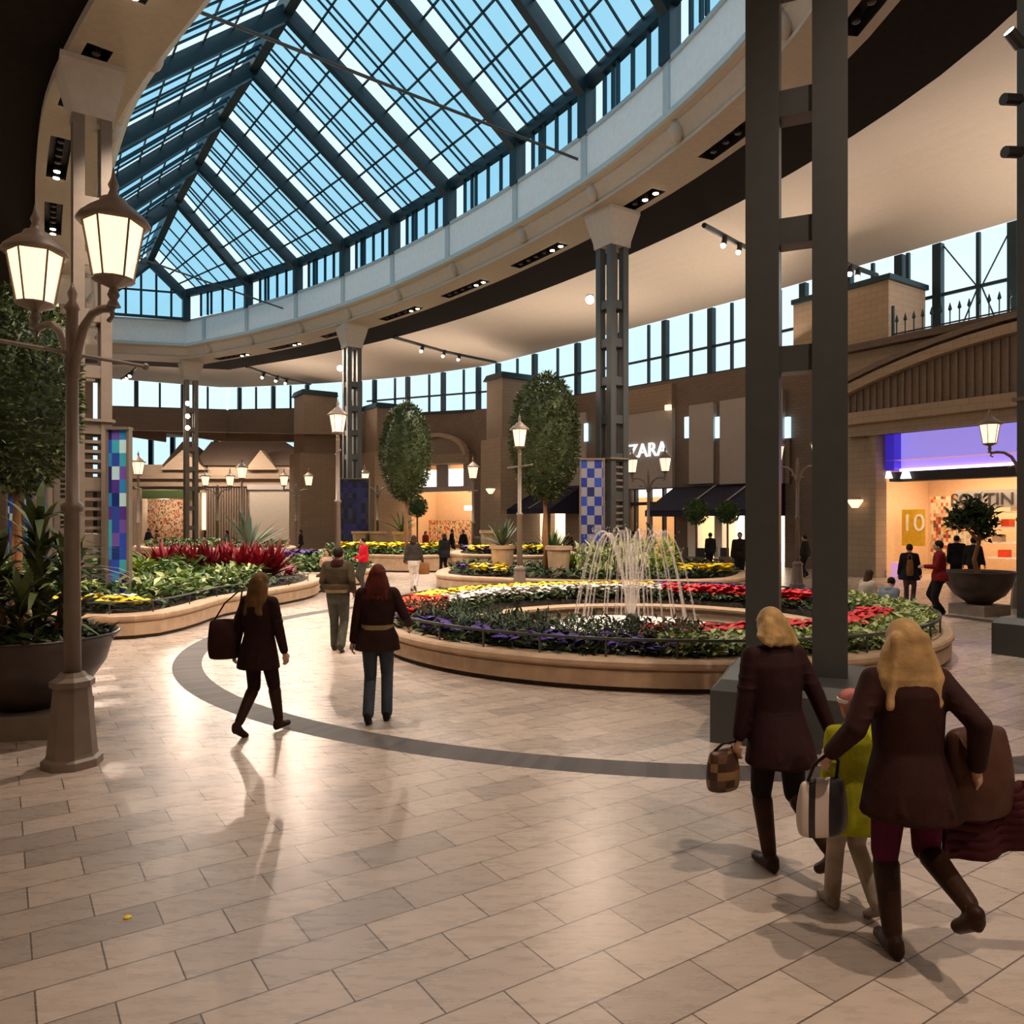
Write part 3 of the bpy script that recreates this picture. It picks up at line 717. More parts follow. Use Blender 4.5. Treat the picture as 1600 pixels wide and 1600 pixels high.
for x0, x1 in ((1076, 1092), (1118, 1130), (1165, 1180)):
    mb = MB(); FW.box(mb, x0, x1, 0, z3, -.3, .1); mb.build('pier', M['shopwhite'], s3)
# towers that break through the wall head
def tower(u0, u1, a0, a1, zt, label, flare=.5):
    t = thing('stone_tower', label, 'tower', UA((u0+u1)/2, (a0+a1)/2), group='stone towers along the shopfronts')
    mb = MB(); P = lambda u, a, z: UA(u, a, z)
    mb.hexa([P(u0-.1, a0-.0, 0), P(u1, a0, 0), P(u1, a1, 0), P(u0-.1, a1, 0), P(u0, a0, zt-.4), P(u1, a0, zt-.4), P(u1, a1, zt-.4), P(u0, a1, zt-.4)]); mb.build('shaft', M['stone'], t)
    mb = MB(); mb.hexa([P(u0-.2, a0-.2, zt-.4), P(u1, a0-.2, zt-.4), P(u1, a1+.2, zt-.4), P(u0-.2, a1+.2, zt-.4), P(u0-.05, a0-.05, zt), P(u1, a0-.05, zt), P(u1, a1, zt), P(u0-.05, a1, zt)])
    mb.build('cap_slab', M['steel'], t)
    mb = MB(); mb.hexa([P(u0-.35, a0-.3, 0), P(u1, a0-.3, 0), P(u1, a1+.3, 0), P(u0-.35, a1+.3, 0), P(u0-.3, a0-.25, 7.6), P(u1, a0-.25, 7.6), P(u1, a1+.25, 7.6), P(u0-.3, a1+.25, 7.6)]); mb.build('base_pier', M['stone_light'], t)
    return t
tower(27.0, 29.8, 41.6, 43.5, 11.9, 'stone tower between the two egg shaped trees')
tower(24.2, 27.0, 55, 57.7, 11.4, 'stone tower beside the column wrapped in navy mosaic')
tower(19.8, 22.6, 59.2, 61.4, 12.6, 'stone tower left of the column wrapped in navy mosaic')
tw = thing('stone_tower', 'broad stone tower above the pier of the violet lit shop', 'tower', UA(30, 18.5), group='stone towers along the shopfronts')
mb = MB(); mb.hexa([UA(28.72, 16.7, 9.2), UA(31.4, 16.7, 9.2), UA(31.4, 21, 9.2), UA(28.72, 21, 9.2), UA(28.72, 16.7, 11.6), UA(31.4, 16.7, 11.6), UA(31.4, 21, 11.6), UA(28.72, 21, 11.6)]); mb.build('shaft', M['stone_light'], tw)
mb = MB(); mb.hexa([UA(28.55, 16.55, 11.6), UA(31.4, 16.55, 11.6), UA(31.4, 21, 11.6), UA(28.55, 21, 11.6), UA(28.55, 16.55, 11.8), UA(31.4, 16.55, 11.8), UA(31.4, 21, 11.8), UA(28.55, 21, 11.8)]); mb.build('cap_slab', M['steel'], tw)

# violet shop on the right
s1 = thing('storefront', 'shopfront with a violet lit sign band and a ribbed barrel fascia', 'storefront', F1.pt(1480, 0), group='shopfronts along the wall')
z1 = F1.z(1372, 680)
def f1(name, m, *boxes, par=None):
    mb = MB()
    for bx in boxes: F1.box(mb, *bx)
    return mb.build(name, M[m], par or s1)
XR = 1760
f1('masonry', 'stone_light', (1290, 1372, 0, 9.0, -.5, 0), (1372, XR, z1+.1, 9.0, -.5, 0))
f1('side_wall', 'stone', (1290, 1300, 0, 9.0, -2.8, -.5))
mb = MB(); mb.hexa([UA(28.3, -10, 9.0), UA(31.4, -10, 9.0), UA(31.4, 21, 9.0), UA(28.3, 21, 9.0), UA(28.2, -10, 9.25), UA(31.4, -10, 9.25), UA(31.4, 21, 9.25), UA(28.2, 21, 9.25)]); mb.build('ledge', M['stone_dark'], s1)
A = []
zb_ = F1.z(1372, 645)
for i in range(17):
    t = i/16; a = 18.6 - 17*t; A.append((a, zb_ + 2.15*math.sin(PI*(.06+.88*t))**.75))
mb = MB()
for (a0, za), (a1, zc_) in zip(A, A[1:]): mb.hexa([UA(28.1, a0, zb_), UA(28.1, a1, zb_), UA(28.7, a1, zb_), UA(28.7, a0, zb_), UA(28.1, a0, za), UA(28.1, a1, zc_), UA(28.7, a1, zc_), UA(28.7, a0, za)])
mb.build('barrel_fascia', M['ribbed'], s1)
mb = MB()
for k in range(60): a = 18.2-16.2*k/59; zt_ = zb_+2.15*math.sin(PI*(.06+.88*(18.6-a)/17))**.75; mb.bar(UA(28.06, a, zb_+.05), UA(28.06, a, zt_-.15), .06, .1, up=UA(1, 0))
mb.build('fascia_ribs', M['ribbed'], s1)
mb = MB()
for (a0, za), (a1, zc_) in zip(A, A[1:]): mb.bar(UA(28.0, a0, za+.05), UA(28.0, a1, zc_+.05), .55, .34)
mb.build('arch_moulding', M['stone_light'], s1)
mb = MB()
for (a0, za), (a1, zc_) in zip(A, A[1:]): mb.bar(UA(27.95, a0, za+.42), UA(27.95, a1, zc_+.42), .6, .2)
mb.build('arch_hood', M['stone_dark'], s1)
f1('cornice', 'stone_light', (1330, XR, zb_-.45, zb_, 0, .9), (1330, XR, zb_-.9, zb_-.45, 0, .55))
f1('lintel', 'stone', (1335, XR, z1+.05, zb_-.9, 0, .2))
zs_ = F1.z(1372, 735)
f1('violet_sign', 'purple_sign', (1388, XR, zs_, z1+.35, -1.0, -.9)); f1('violet_tube', 'purple_tube', (1388, XR, zs_-.05, zs_+.06, -.9, -.8)); f1('blue_return', 'blue_end', (1374, 1388, zs_, z1+.35, -1.0, -.4))
f1('jamb', 'stone_light', (1364, 1374, 0, z1+.1, -.5, .25))
f1('bulkhead', 'black', (1374, XR, F1.z(1372, 752), zs_-.05, -1.4, -.7))
room(F1, 1332, XR, 4.0, 7, M['shopwall'], M['shopwall'], s1)
F4 = Facade([UA(33.0, 24), UA(33.0, -12)])
def f4(name, m, *bx): mb = MB(); F4.box(mb, *bx); return mb.build(name, M[m], s1)
f4('poster', 'poster', 1410, 1446, F4.z(1430, 853), F4.z(1430, 796), 0, .05)
text('poster_figure', '10', 1.05, F4.pt(1428, F4.z(1428, 818), .07), F4.right(1430), M['white_paint'], s1, .01)
f4('sign_box', 'grey_panel', 1502, 1600, F4.z(1540, 793), F4.z(1540, 766), 0, .4)
text('sign_lettering', 'SORTIN', .68, F4.pt(1542, F4.z(1542, 781), .43), F4.right(1545), M['letter_dark'], s1, .03)
f4('wall_display', 'merch', 1450, 1530, F4.z(1490, 880), F4.z(1490, 775), -.3, -.2)
f1('pink_display', 'pink_plinth', (1378, 1402, 0, F1.z(1390, 880), -1.6, -.6))
for k in range(4): f4('shelf_board', 'white_paint', 1532, 1630, .7+k*.62, .76+k*.62, -1.2, -.5)
for k, (x, py) in enumerate(((1555, 808), (1546, 848), (1560, 870), (1575, 850))):
    mb = MB(); q = F4.pt(x, .91+.62*(k % 4), -.8); mb.box(q, (.5, .3, .3), .6); mb.build('goods_box', M['orange_fl'] if k % 2 == 0 else M['rim'], s1)
for x in (1373, 1402): mb = MB(); q = F1.pt(x, F1.z(x, 742), -.6); mb.lathe([(.12, .15), (.2, -.12)], 10, q); mb.build('downlight', M['white_light'], s1)
# wall sconces: warm cups on the piers
sc0 = None
def sconce(p, label):
    global sc0
    if sc0 is None:
        sc0 = thing('wall_sconce', label, 'sconce', p, group='warm cup sconces on the piers')
        mb = MB(); mb.lathe([(.12, -.22), (.3, .05), (.3, .1)], 12); mb.build('cup', M['lamp'], sc0, local=True)
        mb = MB(); mb.box((0, .0, .16), (.34, .3, .12)); mb.build('bracket', M['iron'], sc0, local=True)
    else: rec_copy(sc0, p, 0, label)
sconce(F1.pt(1344, F1.z(1344, 785), .35), 'warm cup sconce on the pier of the violet lit shop')
sconce(UA(26.3, 41.9, 4.2)-Vector((.0, .4, 0)), 'warm cup sconce on the tower between the egg shaped trees')
sconce(FW.pt(597, FW.z(597, 788), .5), 'warm cup sconce beside the column wrapped in navy mosaic')
sconce(FW.pt(489, FW.z(489, 786), .5), 'warm cup sconce by the tall bright cream window')
# spiked railing on the ledge
rl = thing('spiked_railing', 'low dark railing with spiked finials on the ledge of the violet lit shop', 'railing', UA(28.6, 8, 9.25))
mb = MB()
for k in range(46):
    a = 16.3-.33*k; mb.bar(UA(28.6, a, 9.25), UA(28.6, a, 9.85), .035, .035, up=UA(1, 0)); mb.lathe([(.02, 0), (.075, .06), (.05, .16), (.01, .3)], 6, UA(28.6, a, 9.82))
mb.build('spike_pickets', M['steel'], rl)
mb = MB(); mb.bar(UA(28.6, 16.4, 9.4), UA(28.6, 1, 9.4), .05, .05); mb.build('bottom_bar', M['steel'], rl)
mb = MB(); mb.bar(UA(28.6, 16.45, 9.25), UA(28.6, 16.45, 10.5), .09, .09, up=UA(1, 0)); mb.build('end_post', M['steel'], rl)

# ---------------------------------------------------------------- far hall beyond the bulkhead
fh = thing('wall_back', 'far end wall with a low strip of windows', 'wall', at(330, 815, 92)*1.0, kind='structure')
def fbx(name, m, x0, x1, py0, py1, d, th, par):
    mb = MB(); a, b = at(x0, py1, d), at(x1, py1, d); c, e = at(x0, py0, d), at(x1, py0, d); T = Vector((0, th, 0))
    mb.hexa([a, b, b+T, a+T, c, e, e+T, c+T]); return mb.build(name, M[m], par)
fbx('masonry', 'stone_dark', 60, 560, 745, 845, 92, .5, fh)
fbx('pane', 'glass_win', 60, 560, 655, 745, 92.2, .02, fh)
mb = MB()
for x in range(100, 560, 34): mb.bar(at(x, 745, 92), at(x, 640, 92), .5, .4, up=Vector((0, 1, 0)))
mb.build('frame', M['steel'], fh)
mb = MB(); za = FW.z(350, 690)+.05; zq = lambda p: Vector((p.x, p.y, za))
ze = lambda p: Vector((p.x, p.y, 12.4)); mb.quad(zq(at(110, 0, 56)), zq(at(560, 0, 60)), ze(at(600, 0, 93)), ze(at(30, 0, 93)))
tag(mb.build('ceiling_hall', M['cream']), 'cream ceiling of the hall beyond the bulkhead', 'ceiling', kind='structure')
mb = MB()
for p, q in ((at(110, 0, 57), at(30, 0, 93)), (at(550, 0, 62), at(600, 0, 93))):
    mb.bar(Vector((p.x, p.y, 6)), Vector((q.x, q.y, 6)), .4, 12)
tag(mb.build('wall_hall', M['stone_dark']), 'side walls of the hall beyond the bulkhead', 'wall', kind='structure')
# house-like shop block
hs = thing('gabled_storefront', 'tan shop block shaped like a house with dark gabled roofs in the far hall', 'storefront', ground(340, 855))
fbx('masonry', 'stone_light', 322, 480, 726, 853, 68, 5, hs); fbx('masonry', 'stone_light', 203, 310, 726, 765, 68, 5, hs)
fbx('pier', 'stone_light', 203, 222, 765, 853, 68, 1, hs); fbx('pier', 'stone_light', 292, 312, 765, 853, 68, 1, hs); fbx('beam', 'stone_light', 308, 324, 726, 770, 68, 1, hs)
mb = MB(); d0, d1 = 67.6, 73.5
for xs, in (((253, 285, 300, 318),), ((300, 330, 445, 492),)):
    a, b, c, e = at(xs[0], 727, d0), at(xs[3], 727, d0), at(xs[2], 690, d0+3), at(xs[1], 690, d0+3); B = Vector((0, 6, 0))
    k = mb.add([a, b, c, e, a+B, b+B]); mb.face((k, k+1, k+2, k+3)); mb.face((k+4, k+3, k+2, k+5)); mb.face((k, k+3, k+4)); mb.face((k+1, k+5, k+2))
mb.build('roof', M['brownroof'], hs)
for xs in ((250, 285, 322), (383, 407, 433)):
    mb = MB(); a, b, c = at(xs[0], 734, 67.4), at(xs[2], 734, 67.4), at(xs[1], 703, 67.4); T = Vector((0, 1.2, 0)); k = mb.add([a, b, c, a+T, b+T, c+T])
    for f in ((0, 1, 2), (5, 4, 3), (0, 3, 4, 1), (1, 4, 5, 2), (2, 5, 3, 0)): mb.face([k+i for i in f])
    mb.build('gable', M['stone_light'], hs)
fbx('cornice', 'stone', 200, 482, 742, 748, 67.5, 1.0, hs); fbx('cornice', 'stone', 200, 482, 756, 760, 67.6, .8, hs)
fbx('canopy', 'green_dark', 222, 292, 766, 779, 66.8, 1.5, hs); fbx('display_wall', 'merch', 222, 292, 779, 853, 72, .2, hs)
fbx('lit_window', 'lamp', 313, 323, 770, 828, 68.5, .1, hs)
fbx('white_front', 'cove', 390, 452, 764, 853, 67.7, .3, hs); fbx('pale_sign', 'grey_panel', 386, 462, 757, 765, 67.5, .5, hs)
fbx('lit_window', 'white_light', 470, 478, 800, 836, 67.8, .1, hs)
mb = MB()
for k in range(16): x = 324+4*k; mb.bar(at(x, 762, 67.8), at(x, 853, 67.8), .12, .12, up=Vector((0, 1, 0)))
mb.build('timber_slats', M['ribbed'], hs)
point('lamp_shop', at(257, 790, 69.5), 160, WARM, .3)
for px, d in ((240, 63), (340, 64.5), (440, 63.5)): area('hall_fill_light', Vector((onray(px, d).x, d, 8.3)), Vector((onray(px, d).x, d+4.5, 2.5)), 330, 3, .6)  # added fill lights to brighten the house-like shop block, no fittings modelled
# ---------------------------------------------------------------- lattice columns
def column(x, y, rz, label, post=.22, sp=.53, m='colsteel', dense=True, base=.62, capw=1.28, louv=4.2, zr=1.8, big=False):
    t = thing('lattice_column', label, 'column', (x, y, 0), rz, 'lattice columns under the ring', kind='thing')
    h = sp/2
    for sx in (-1, 1):
        for sy in ((0,) if big else (-1, 1)):
            mb = MB(); mb.box((sx*h, sy*h, (ZS-.9)/2+.15), (post, post, ZS-1.2)); mb.build('post', M[m], t, local=True)
    n = int((ZS-1.5-zr)/1.23); pl = None
    for i in range(n):
        z = zr+i*(1.33 if big else 1.23)
        for s in (-1, 1):
            for q in ((0, 0 if big else s*h, z, sp, post*.75), (s*h, 0, z, post*.75, sp)):
                if big and (q[0] != 0 or s == 1): continue
                mb = MB(); mb.box(q[:3], (q[3], q[4], .27)); mb.build('tie_plate', M[m], t, local=True)
    if dense:
        mb = MB(); z = .8
        while z < louv:
            for s in (-1, 1): mb.box((0, s*(h+.05), z), (sp-.05, .05, .07)); mb.box((s*(h+.05), 0, z), (.05, sp-.05, .07))
            z += .21
        mb.build('ladder_louvre', M['coltan'], t, local=True)
        mb = MB(); mb.box((0, 0, louv+.02), (sp+post+.12, sp+post+.12, .06)); mb.build('collar', M['coltan'], t, local=True)
    mb = MB(); w = sp+post
    mb.lathe([((w/2+.04)*1.414, ZS-1.15), ((w/2+.06)*1.414, ZS-.95), (capw/2*1.414, ZS-.12), (capw/2*1.414, ZS-.005)], 4, rot=PI/4); mb.build('capital', M['cap'], t, local=True)
    mb = MB(); b = w/2+.27
    mb.lathe([(b*1.414, 0), (b*1.414, base-.1), ((b-.1)*1.414, base)], 4, rot=PI/4); mb.build('base_block', M['coltan' if m == 'coltan' else 'colsteel'], t, local=True)
    return t
RZ = math.atan2(SU, CU)
nr = column(2.98, 8.05, math.atan2(-.40, .917), 'huge dark two legged column standing in front of the round fountain planter', post=.335, sp=.655, dense=False, zr=3.89, big=True, capw=1.7)
column(8.95, 12.6, RZ, 'dark lattice column at the right edge with black spotlights on it', post=.25, sp=.6)
q = UA(16.55, 18.95); column(q.x, q.y, RZ, 'lattice column with a ladder of louvres right behind the fountain jets')
q = UA(15.0, 37.25); column(q.x, q.y, RZ, 'lattice column wrapped in navy mosaic near the middle of the hall')
q = UA(10.0, 51.4); column(q.x, q.y, RZ, 'slim far lattice column carrying three bright floodlights', m='coltan', dense=False)
q = UA(1.61, 18.42)*1.055; column(q.x, q.y, RZ, 'taupe lattice column rising behind the tall twin lantern post', m='coltan', louv=4.4)
q = UA(2.2, 36.5); column(q.x, q.y, RZ, 'lattice column half hidden by the tree at the left edge', m='coltan')
# black spotlights on the right edge column
def can(parent, loc, dir_, r=.09, L=.3, lit=True):
    d = Vector(dir_).normalized(); mb = MB(); mb.tube([Vector(loc), Vector(loc)+d*L], r, 10); o = mb.build('housing', M['black'], parent, local=True)
    if lit: mb = MB(); mb.tube([Vector(loc)+d*L, Vector(loc)+d*(L+.01)], r*.85, 10); mb.build('lens', M['bulb'], parent, local=True)
for i, (px, py, lit) in enumerate(((1583, 72, True), (1580, 156, False), (1582, 238, False))):
    p = at(px, py, 12.2); t = thing('column_spotlight', ['lit spotlight high on the column at the right edge', 'upper black spotlight on the column at the right edge', 'lower black spotlight on the column at the right edge'][i], 'spotlight', p, 0, 'spotlights on the right edge column')
    can(t, (.12, 0, 0), (-1, -.25, -.1 if not lit else .9), lit=lit)
    mb = MB(); mb.box((.25, 0, 0), (.3, .05, .05)); mb.build('arm', M['black'], t, local=True)

# blue mosaic boards beside the columns
def mosaic(px0, px1, d, pyt, z0, m, label):
    t = thing('mosaic_panel', label, 'mosaic', onray((px0+px1)/2, d, z0), group='blue mosaic panels')
    a, b = onray(px0, d, z0), onray(px1, d, z0); zt = CAM_H+(Y0-pyt)/F*d
    mb = MB(); mb.box(((a.x+b.x)/2, d, (z0+zt)/2), (b.x-a.x, .12, zt-z0)); mb.build('tile_face', M[m], t)
    mb = MB(); 
    for x in (a.x-.03, b.x+.03): mb.box((x, d, (z0+zt)/2), (.05, .16, zt-z0+.1))
    mb.box(((a.x+b.x)/2, d, zt+.03), (b.x-a.x+.12, .2, .06)); mb.build('frame', M['coltan'], t)
mosaic(908, 942, 24.6, 719, .5, 'mosaic_chk', 'blue and white chequered mosaic panel left of the louvred column')
mosaic(530, 576, 38.6, 749, .6, 'mosaic_dark', 'navy mosaic panel wrapped on the middle column')
mosaic(172, 200, 16.2, 672, .5, 'mosaic', 'tall blue and turquoise mosaic panel right of the taupe column')
mosaic(59, 75, 17.2, 670, .5, 'mosaic', 'blue mosaic panel left of the taupe column beside the tree')
mosaic(40, 53, 30, 748, .5, 'mosaic', 'distant blue mosaic panel under the left tree, nearer the taupe column')
mosaic(14, 27, 30, 748, .5, 'mosaic', 'distant blue mosaic panel under the left tree, by its orange trunk')

# ---------------------------------------------------------------- lamp posts
def lantern(par, x, z, local=True):
    fr = MB()
    for k in range(6):
        t = k*PI/3; a = Vector((x+.155*math.cos(t), .155*math.sin(t), z)); b = Vector((x+.238*math.cos(t), .238*math.sin(t), z+.5)); fr.tube([a, b], .009, 5)
    fr.lathe([(.06, -.22), (.03, -.16), (.05, -.12), (.03, -.06), (.10, -.03), (.17, 0), (.165, .02)], 12, (x, 0, z))
    f = fr.build('lantern', M['iron'], par, local=True)
    g = MB(); g.lathe([(.145, .01), (.228, .5)], 6, (x, 0, z)); g.build('glass', M['lamp'], f, local=True)
    c = MB(); c.lathe([(.29, .49), (.285, .52), (.20, .60), (.12, .66), (.10, .70), (.05, .72), (.03, .78), (.045, .82), (.02, .88), (.005, .97)], 12, (x, 0, z)); c.build('lantern_cap', M['lantern_cap'], f, local=True, smooth=True)
def lamp_post(kind, loc, rz, label, h=4.1, group='lantern lamp posts'):
    t = thing('lamp_post', label, 'lamp post', loc, rz, group)
    mb = MB(); mb.lathe([(.25, 0), (.25, .07), (.215, .09), (.205, .12), (.155, .70), (.185, .72), (.185, .77), (.13, .80), (.10, .84)], 8, rot=PI/8); mb.build('pedestal', M['iron'], t, local=True)
    mb = MB(); mb.lathe([(.074, .82), (.064, 2.28), (.09, 2.30), (.09, 2.36), (.056, 2.38), (.05, 3.6), (.075, 3.64), (.06, 3.70), (.05, h), (.07, h+.03), (.03, h+.1), (.045, h+.16), (.005, h+.26)] if kind == 'double'
                       else [(.085, .82), (.07, 2.28), (.095, 2.30), (.095, 2.36), (.06, 2.38), (.05, h), (.06, h+.02)], 12); mb.build('pole', M['iron'], t, local=True, smooth=True)
    mb = MB(); mb.tube([(0, -.68, 3.72), (0, .68, 3.72)], .02, 6); mb.ell((0, -.7, 3.72), (.035, .035, .035), 8, 6); mb.ell((0, .7, 3.72), (.035, .035, .035), 8, 6); mb.build('ladder_bar', M['iron'], t, local=True)
    if kind == 'double':
        for s in (-1, 1):
            mb = MB(); mb.tube([(s*.02, 0, 3.5), (s*.07, 0, 3.72), (s*.18, 0, 3.92), (s*.34, 0, 4.03), (s*.50, 0, 4.05), (s*.63, 0, 4.03), (s*.675, 0, 4.06)], [.05, .045, .04, .035, .035, .035, .03], 8)
            mb.tube([(s*.63, 0, 4.03), (s*.66, 0, 3.96), (s*.60, 0, 3.93)], .02, 6); mb.build('arm', M['iron'], t, local=True, smooth=True)
            lantern(t, s*.675, 4.26)
    else: lantern(t, 0, h+.18)
    return t
lpD = lamp_post('double', ground(113, 1195)+Vector((0, .0, 0)), math.atan2(-.37, .565), 'tall taupe lamp post with two large glowing lanterns beside the bronze bowl')
lpS = lamp_post('single', onray(812, 22.3, .15), .5, 'single lantern post in front of the large egg shaped tree')
def lamp(kind, px, py, d, label, rz=.3, z0=0.0):
    """px, py: middle of the lantern in the photograph at distance d"""
    zc = CAM_H+(Y0-py)/F*d; c = rec_copy(lpD if kind == 'double' else lpS, onray(px, d, zc-(4.5 if kind == 'double' else 4.5)), rz, label)
    return c
lpS.location = onray(812, 22.3, CAM_H+(Y0-685)/F*22.3-4.53)
lamp('single', 528, 664, 21.8, 'single lantern post beside the navy mosaic column')
lamp('single', 216, 733, 31, 'single lantern post beside the turquoise mosaic panel')
lamp('double', 340, 752, 42, 'twin lantern post right of the slim far column', 0)
lamp('single', 378, 740, 36, 'single lantern post before the slatted front of the gabled shop')
lamp('double', 463, 752, 42, 'twin lantern post by the right end of the gabled shop', 0)
lamp('double', 590, 748, 40, 'twin lantern post left of the smaller egg shaped tree', 0)
lamp('single', 739, 740, 34, 'single lantern post before the arched shop')
lamp('double', 1013, 728, 29, 'twin lantern post below the white capital letters', -.6)
lamp('double', 1246, 708, 26, 'twin lantern post seen through the gap of the huge column', -.6)
lamp('double', 1593, 678, 19.5, 'twin lantern post before the violet lit shop', -.25)
for p, w in ((ground(113, 1195), 90),):
    pass

# ---------------------------------------------------------------- floodlights on the far columns
def flood(p, label, aim, W=0):
    t = thing('floodlight', label, 'floodlight', p, 0, 'bright floodlights on the columns')
    mb = MB(); mb.lathe([(.10, -.12), (.16, 0), (.10, .12)], 10); o = mb.build('housing', M['black'], t, local=True)
    d = (Vector(aim)-p).normalized(); mb = MB(); mb.ell(d*.12, (.13, .13, .13), 10, 8); mb.build('lens', M['flood'], t, local=True)
    if W: spot('floodlight_beam', p+d*.3, aim, W, 1.5, .1)
for i, py in enumerate((630, 650, 668)): flood(at(293, py, 45.2), ['top', 'middle', 'bottom'][i]+' of the three floodlights on the slim far column', (-4, 12, 0), 420)
for i, py in enumerate((636, 660)): flood(at(163, py, 30), ['upper', 'lower'][i]+' floodlight beside the taupe column', (-3, 10, 0), 300)
flood(at(922, 467, 24.0), 'floodlight high on the louvred column', (0, 6, 0), 500)
flood(at(531, 575, 36.5), 'small floodlight high on the navy mosaic column', (0, 6, 0), 0)

# ---------------------------------------------------------------- spotlights in the ring's slots
COLS = [Vector((o.location.x, o.location.y)) for o in sc.objects if o.name.startswith('lattice_column')]
P145 = offset_loop(P0, 1.45); first = None; dark = None; idx = 0
slot_list = sorted(slots)
for i in slot_list:
    p = P145[i]; w = UA(p.x, p.y, ZS+.1)
    rel = at(0, 0, 1)
    if w.y < 6 or abs(w.x) > w.y*.8: continue
    for f in (.15, .65):
        q = P145[(i+1) % NP]*f+p*(1-f); w2 = UA(q.x, q.y, ZS+.12); lit = idx % 6 in (0, 1)
        if not lit:
            if dark is None:
                dark = thing('spotlight', 'small unlit black spotlight in a ceiling slot of the ring', 'spotlight', w2, 0, 'unlit spotlights in the slots of the ring')
                mb = MB(); mb.lathe([(.09, -.10), (.09, .16)], 10); mb.build('housing', M['black'], dark, local=True); mb = MB(); mb.lathe([(.03, -.125), (.075, -.115), (.075, -.10)], 10); mb.build('lens', M['toe'], dark, local=True)
            else: rec_copy(dark, w2, 0, dark['label'])
        elif first is None:
            first = thing('spotlight', 'small lit black spotlight in a ceiling slot of the ring', 'spotlight', w2, 0, 'lit spotlights in the slots of the ring')
            mb = MB(); mb.lathe([(.10, -.16), (.10, .18)], 10); mb.build('housing', M['black'], first, local=True)
            mb = MB(); mb.lathe([(.03, -.195), (.085, -.18), (.085, -.165)], 10); mb.build('lens', M['bulb'], first, local=True)
        else: rec_copy(first, w2, 0, first['label'])
        idx += 1
    dc = min((Vector((w.x, w.y))-cc).length for cc in COLS)
    if i % 5 in (1, 3) and dc > 2.2:
        k = .62 if i % 5 == 1 else .18
        c = UA(8, 24); tgt = w*(1-k)+c*k
        spot('spotlight_beam', Vector((w.x, w.y, ZS-.12)), (tgt.x, tgt.y, 0), SPOT_W, 1.5 if i % 5 == 1 else 1.25, .1)
for i, a in enumerate((-2, 3, 8)):
    p = UA(3.0+2.4*i, a-3, ZS-.2); spot('spotlight_beam', p, (p.x+.4, p.y+1.5, 0), SPOT_W*.9, 1.6, .1)
# track lights under the vault
def track(pts, label):
    t = thing('track_light', label, 'track light', pts[0], group='black track lights under the cream vault')
    mb = MB(); mb.tube(pts, .09, 6); mb.build('track', M['black'], t)
    for f in (.25, .45, .6):
        mb = MB(); L = MB(); p = Vector(pts[0])*(1-f)+Vector(pts[-1])*f; mb.tube([p+Vector((0, 0, -.05)), p+Vector((-.1, -.15, -.4))], .1, 8); L.ell(p+Vector((-.12, -.17, -.42)), (.09, .09, .09), 8, 6)
        h_ = mb.build('housing', M['black'], t); L.build('lens', M['bulb'], h_)
for k, (px0, py0, px1, py1, d0, d1) in enumerate(((1100, 352, 1210, 405, 25.5, 33), (615, 527, 775, 566, 42, 52), (385, 573, 485, 600, 48, 58), (1290, 396, 1370, 430, 26, 31), (215, 572, 190, 592, 44, 50))):
    track([at(px0, py0, d0), at((px0+px1)/2, (py0+py1)/2+3, (d0+d1)/2), at(px1, py1, d1)], 'black track light under the cream vault, ' + ['beside the huge column', 'right of the navy mosaic column', 'right of the slim far column', 'behind the huge column', 'right of the taupe column'][k])

# uplights that wash the vault: linear fittings on top of the wall ledge
for u, a, r in ((29.3, -4, 12), (29.3, 9, 12), (29.6, 22, 12), (28.6, 34, 12), (26.5, 47, 12), (19, 59, 10), (8, 63, 12), (-12, 50, 12), (-13.5, 30, 14), (-13.5, 8, 14), (8, -11, 14)):
    p = UA(u, a, 9.6); c = UA(9, 27, 0); d = Vector((c.x-p.x, c.y-p.y, 0)).normalized()
    area('vault_uplight', p+d*1.0, p+d*6.2+Vector((0, 0, 4.2)), COVE_W, r*.7, .25)

# ---------------------------------------------------------------- planters
def loop3(pts, z): return [Vector((p[0], p[1], z)) for p in pts]
def offs(L, d):
    n = len(L); out = []
    for i in range(n):
        t1 = (L[i]-L[i-1]); t2 = (L[(i+1) % n]-L[i]); t1 = t1.normalized() if t1.length > 1e-6 else t2.normalized(); t2 = t2.normalized() if t2.length > 1e-6 else t1
        b = (Vector((t1.y, -t1.x))+Vector((t2.y, -t2.x))); b = b.normalized() if b.length > 1e-4 else Vector((t1.y, -t1.x)); out.append(L[i]+b*d)
    return out
def wall_ring(L, h, par, inner=.34):
    """L closed counter-clockwise outline; limestone kerb with a rounded cap, a string course and a dark recessed foot"""
    rows = [(-.06, 0), (-.06, .07), (0, .07), (0, h-.16), (-.025, h-.15), (-.025, h-.135), (.02, h-.12), (.045, h-.08), (.045, h-.03), (.02, h), (-inner, h), (-inner, h-.12)]
    mb = MB(); pr = None
    for d, z in rows[:2]:
        c = loop3(offs(L, d), z)
        if pr: mb.strip(pr, c, True)
        pr = c
    mb.build('toe_kick', M['toe'], par)
    mb = MB(); pr = None
    for d, z in rows[1:]:
        c = loop3(offs(L, d), z)
        if pr: mb.strip(pr, c, True)
        pr = c
    mb.build('kerb', M['rim'], par, smooth=False)
    mb = MB(); k = mb.add(loop3(offs(L, -inner+.02), h-.06)); mb.face(range(k, k+len(L))); mb.build('soil', M['soil'], par)
def inside(p, L):
    r = False; n = len(L)
    for i in range(n):
        a, b = L[i], L[i-1]
        if (a.y > p[1]) != (b.y > p[1]) and p[0] < (b.x-a.x)*(p[1]-a.y)/(b.y-a.y)+a.x: r = not r
    return r
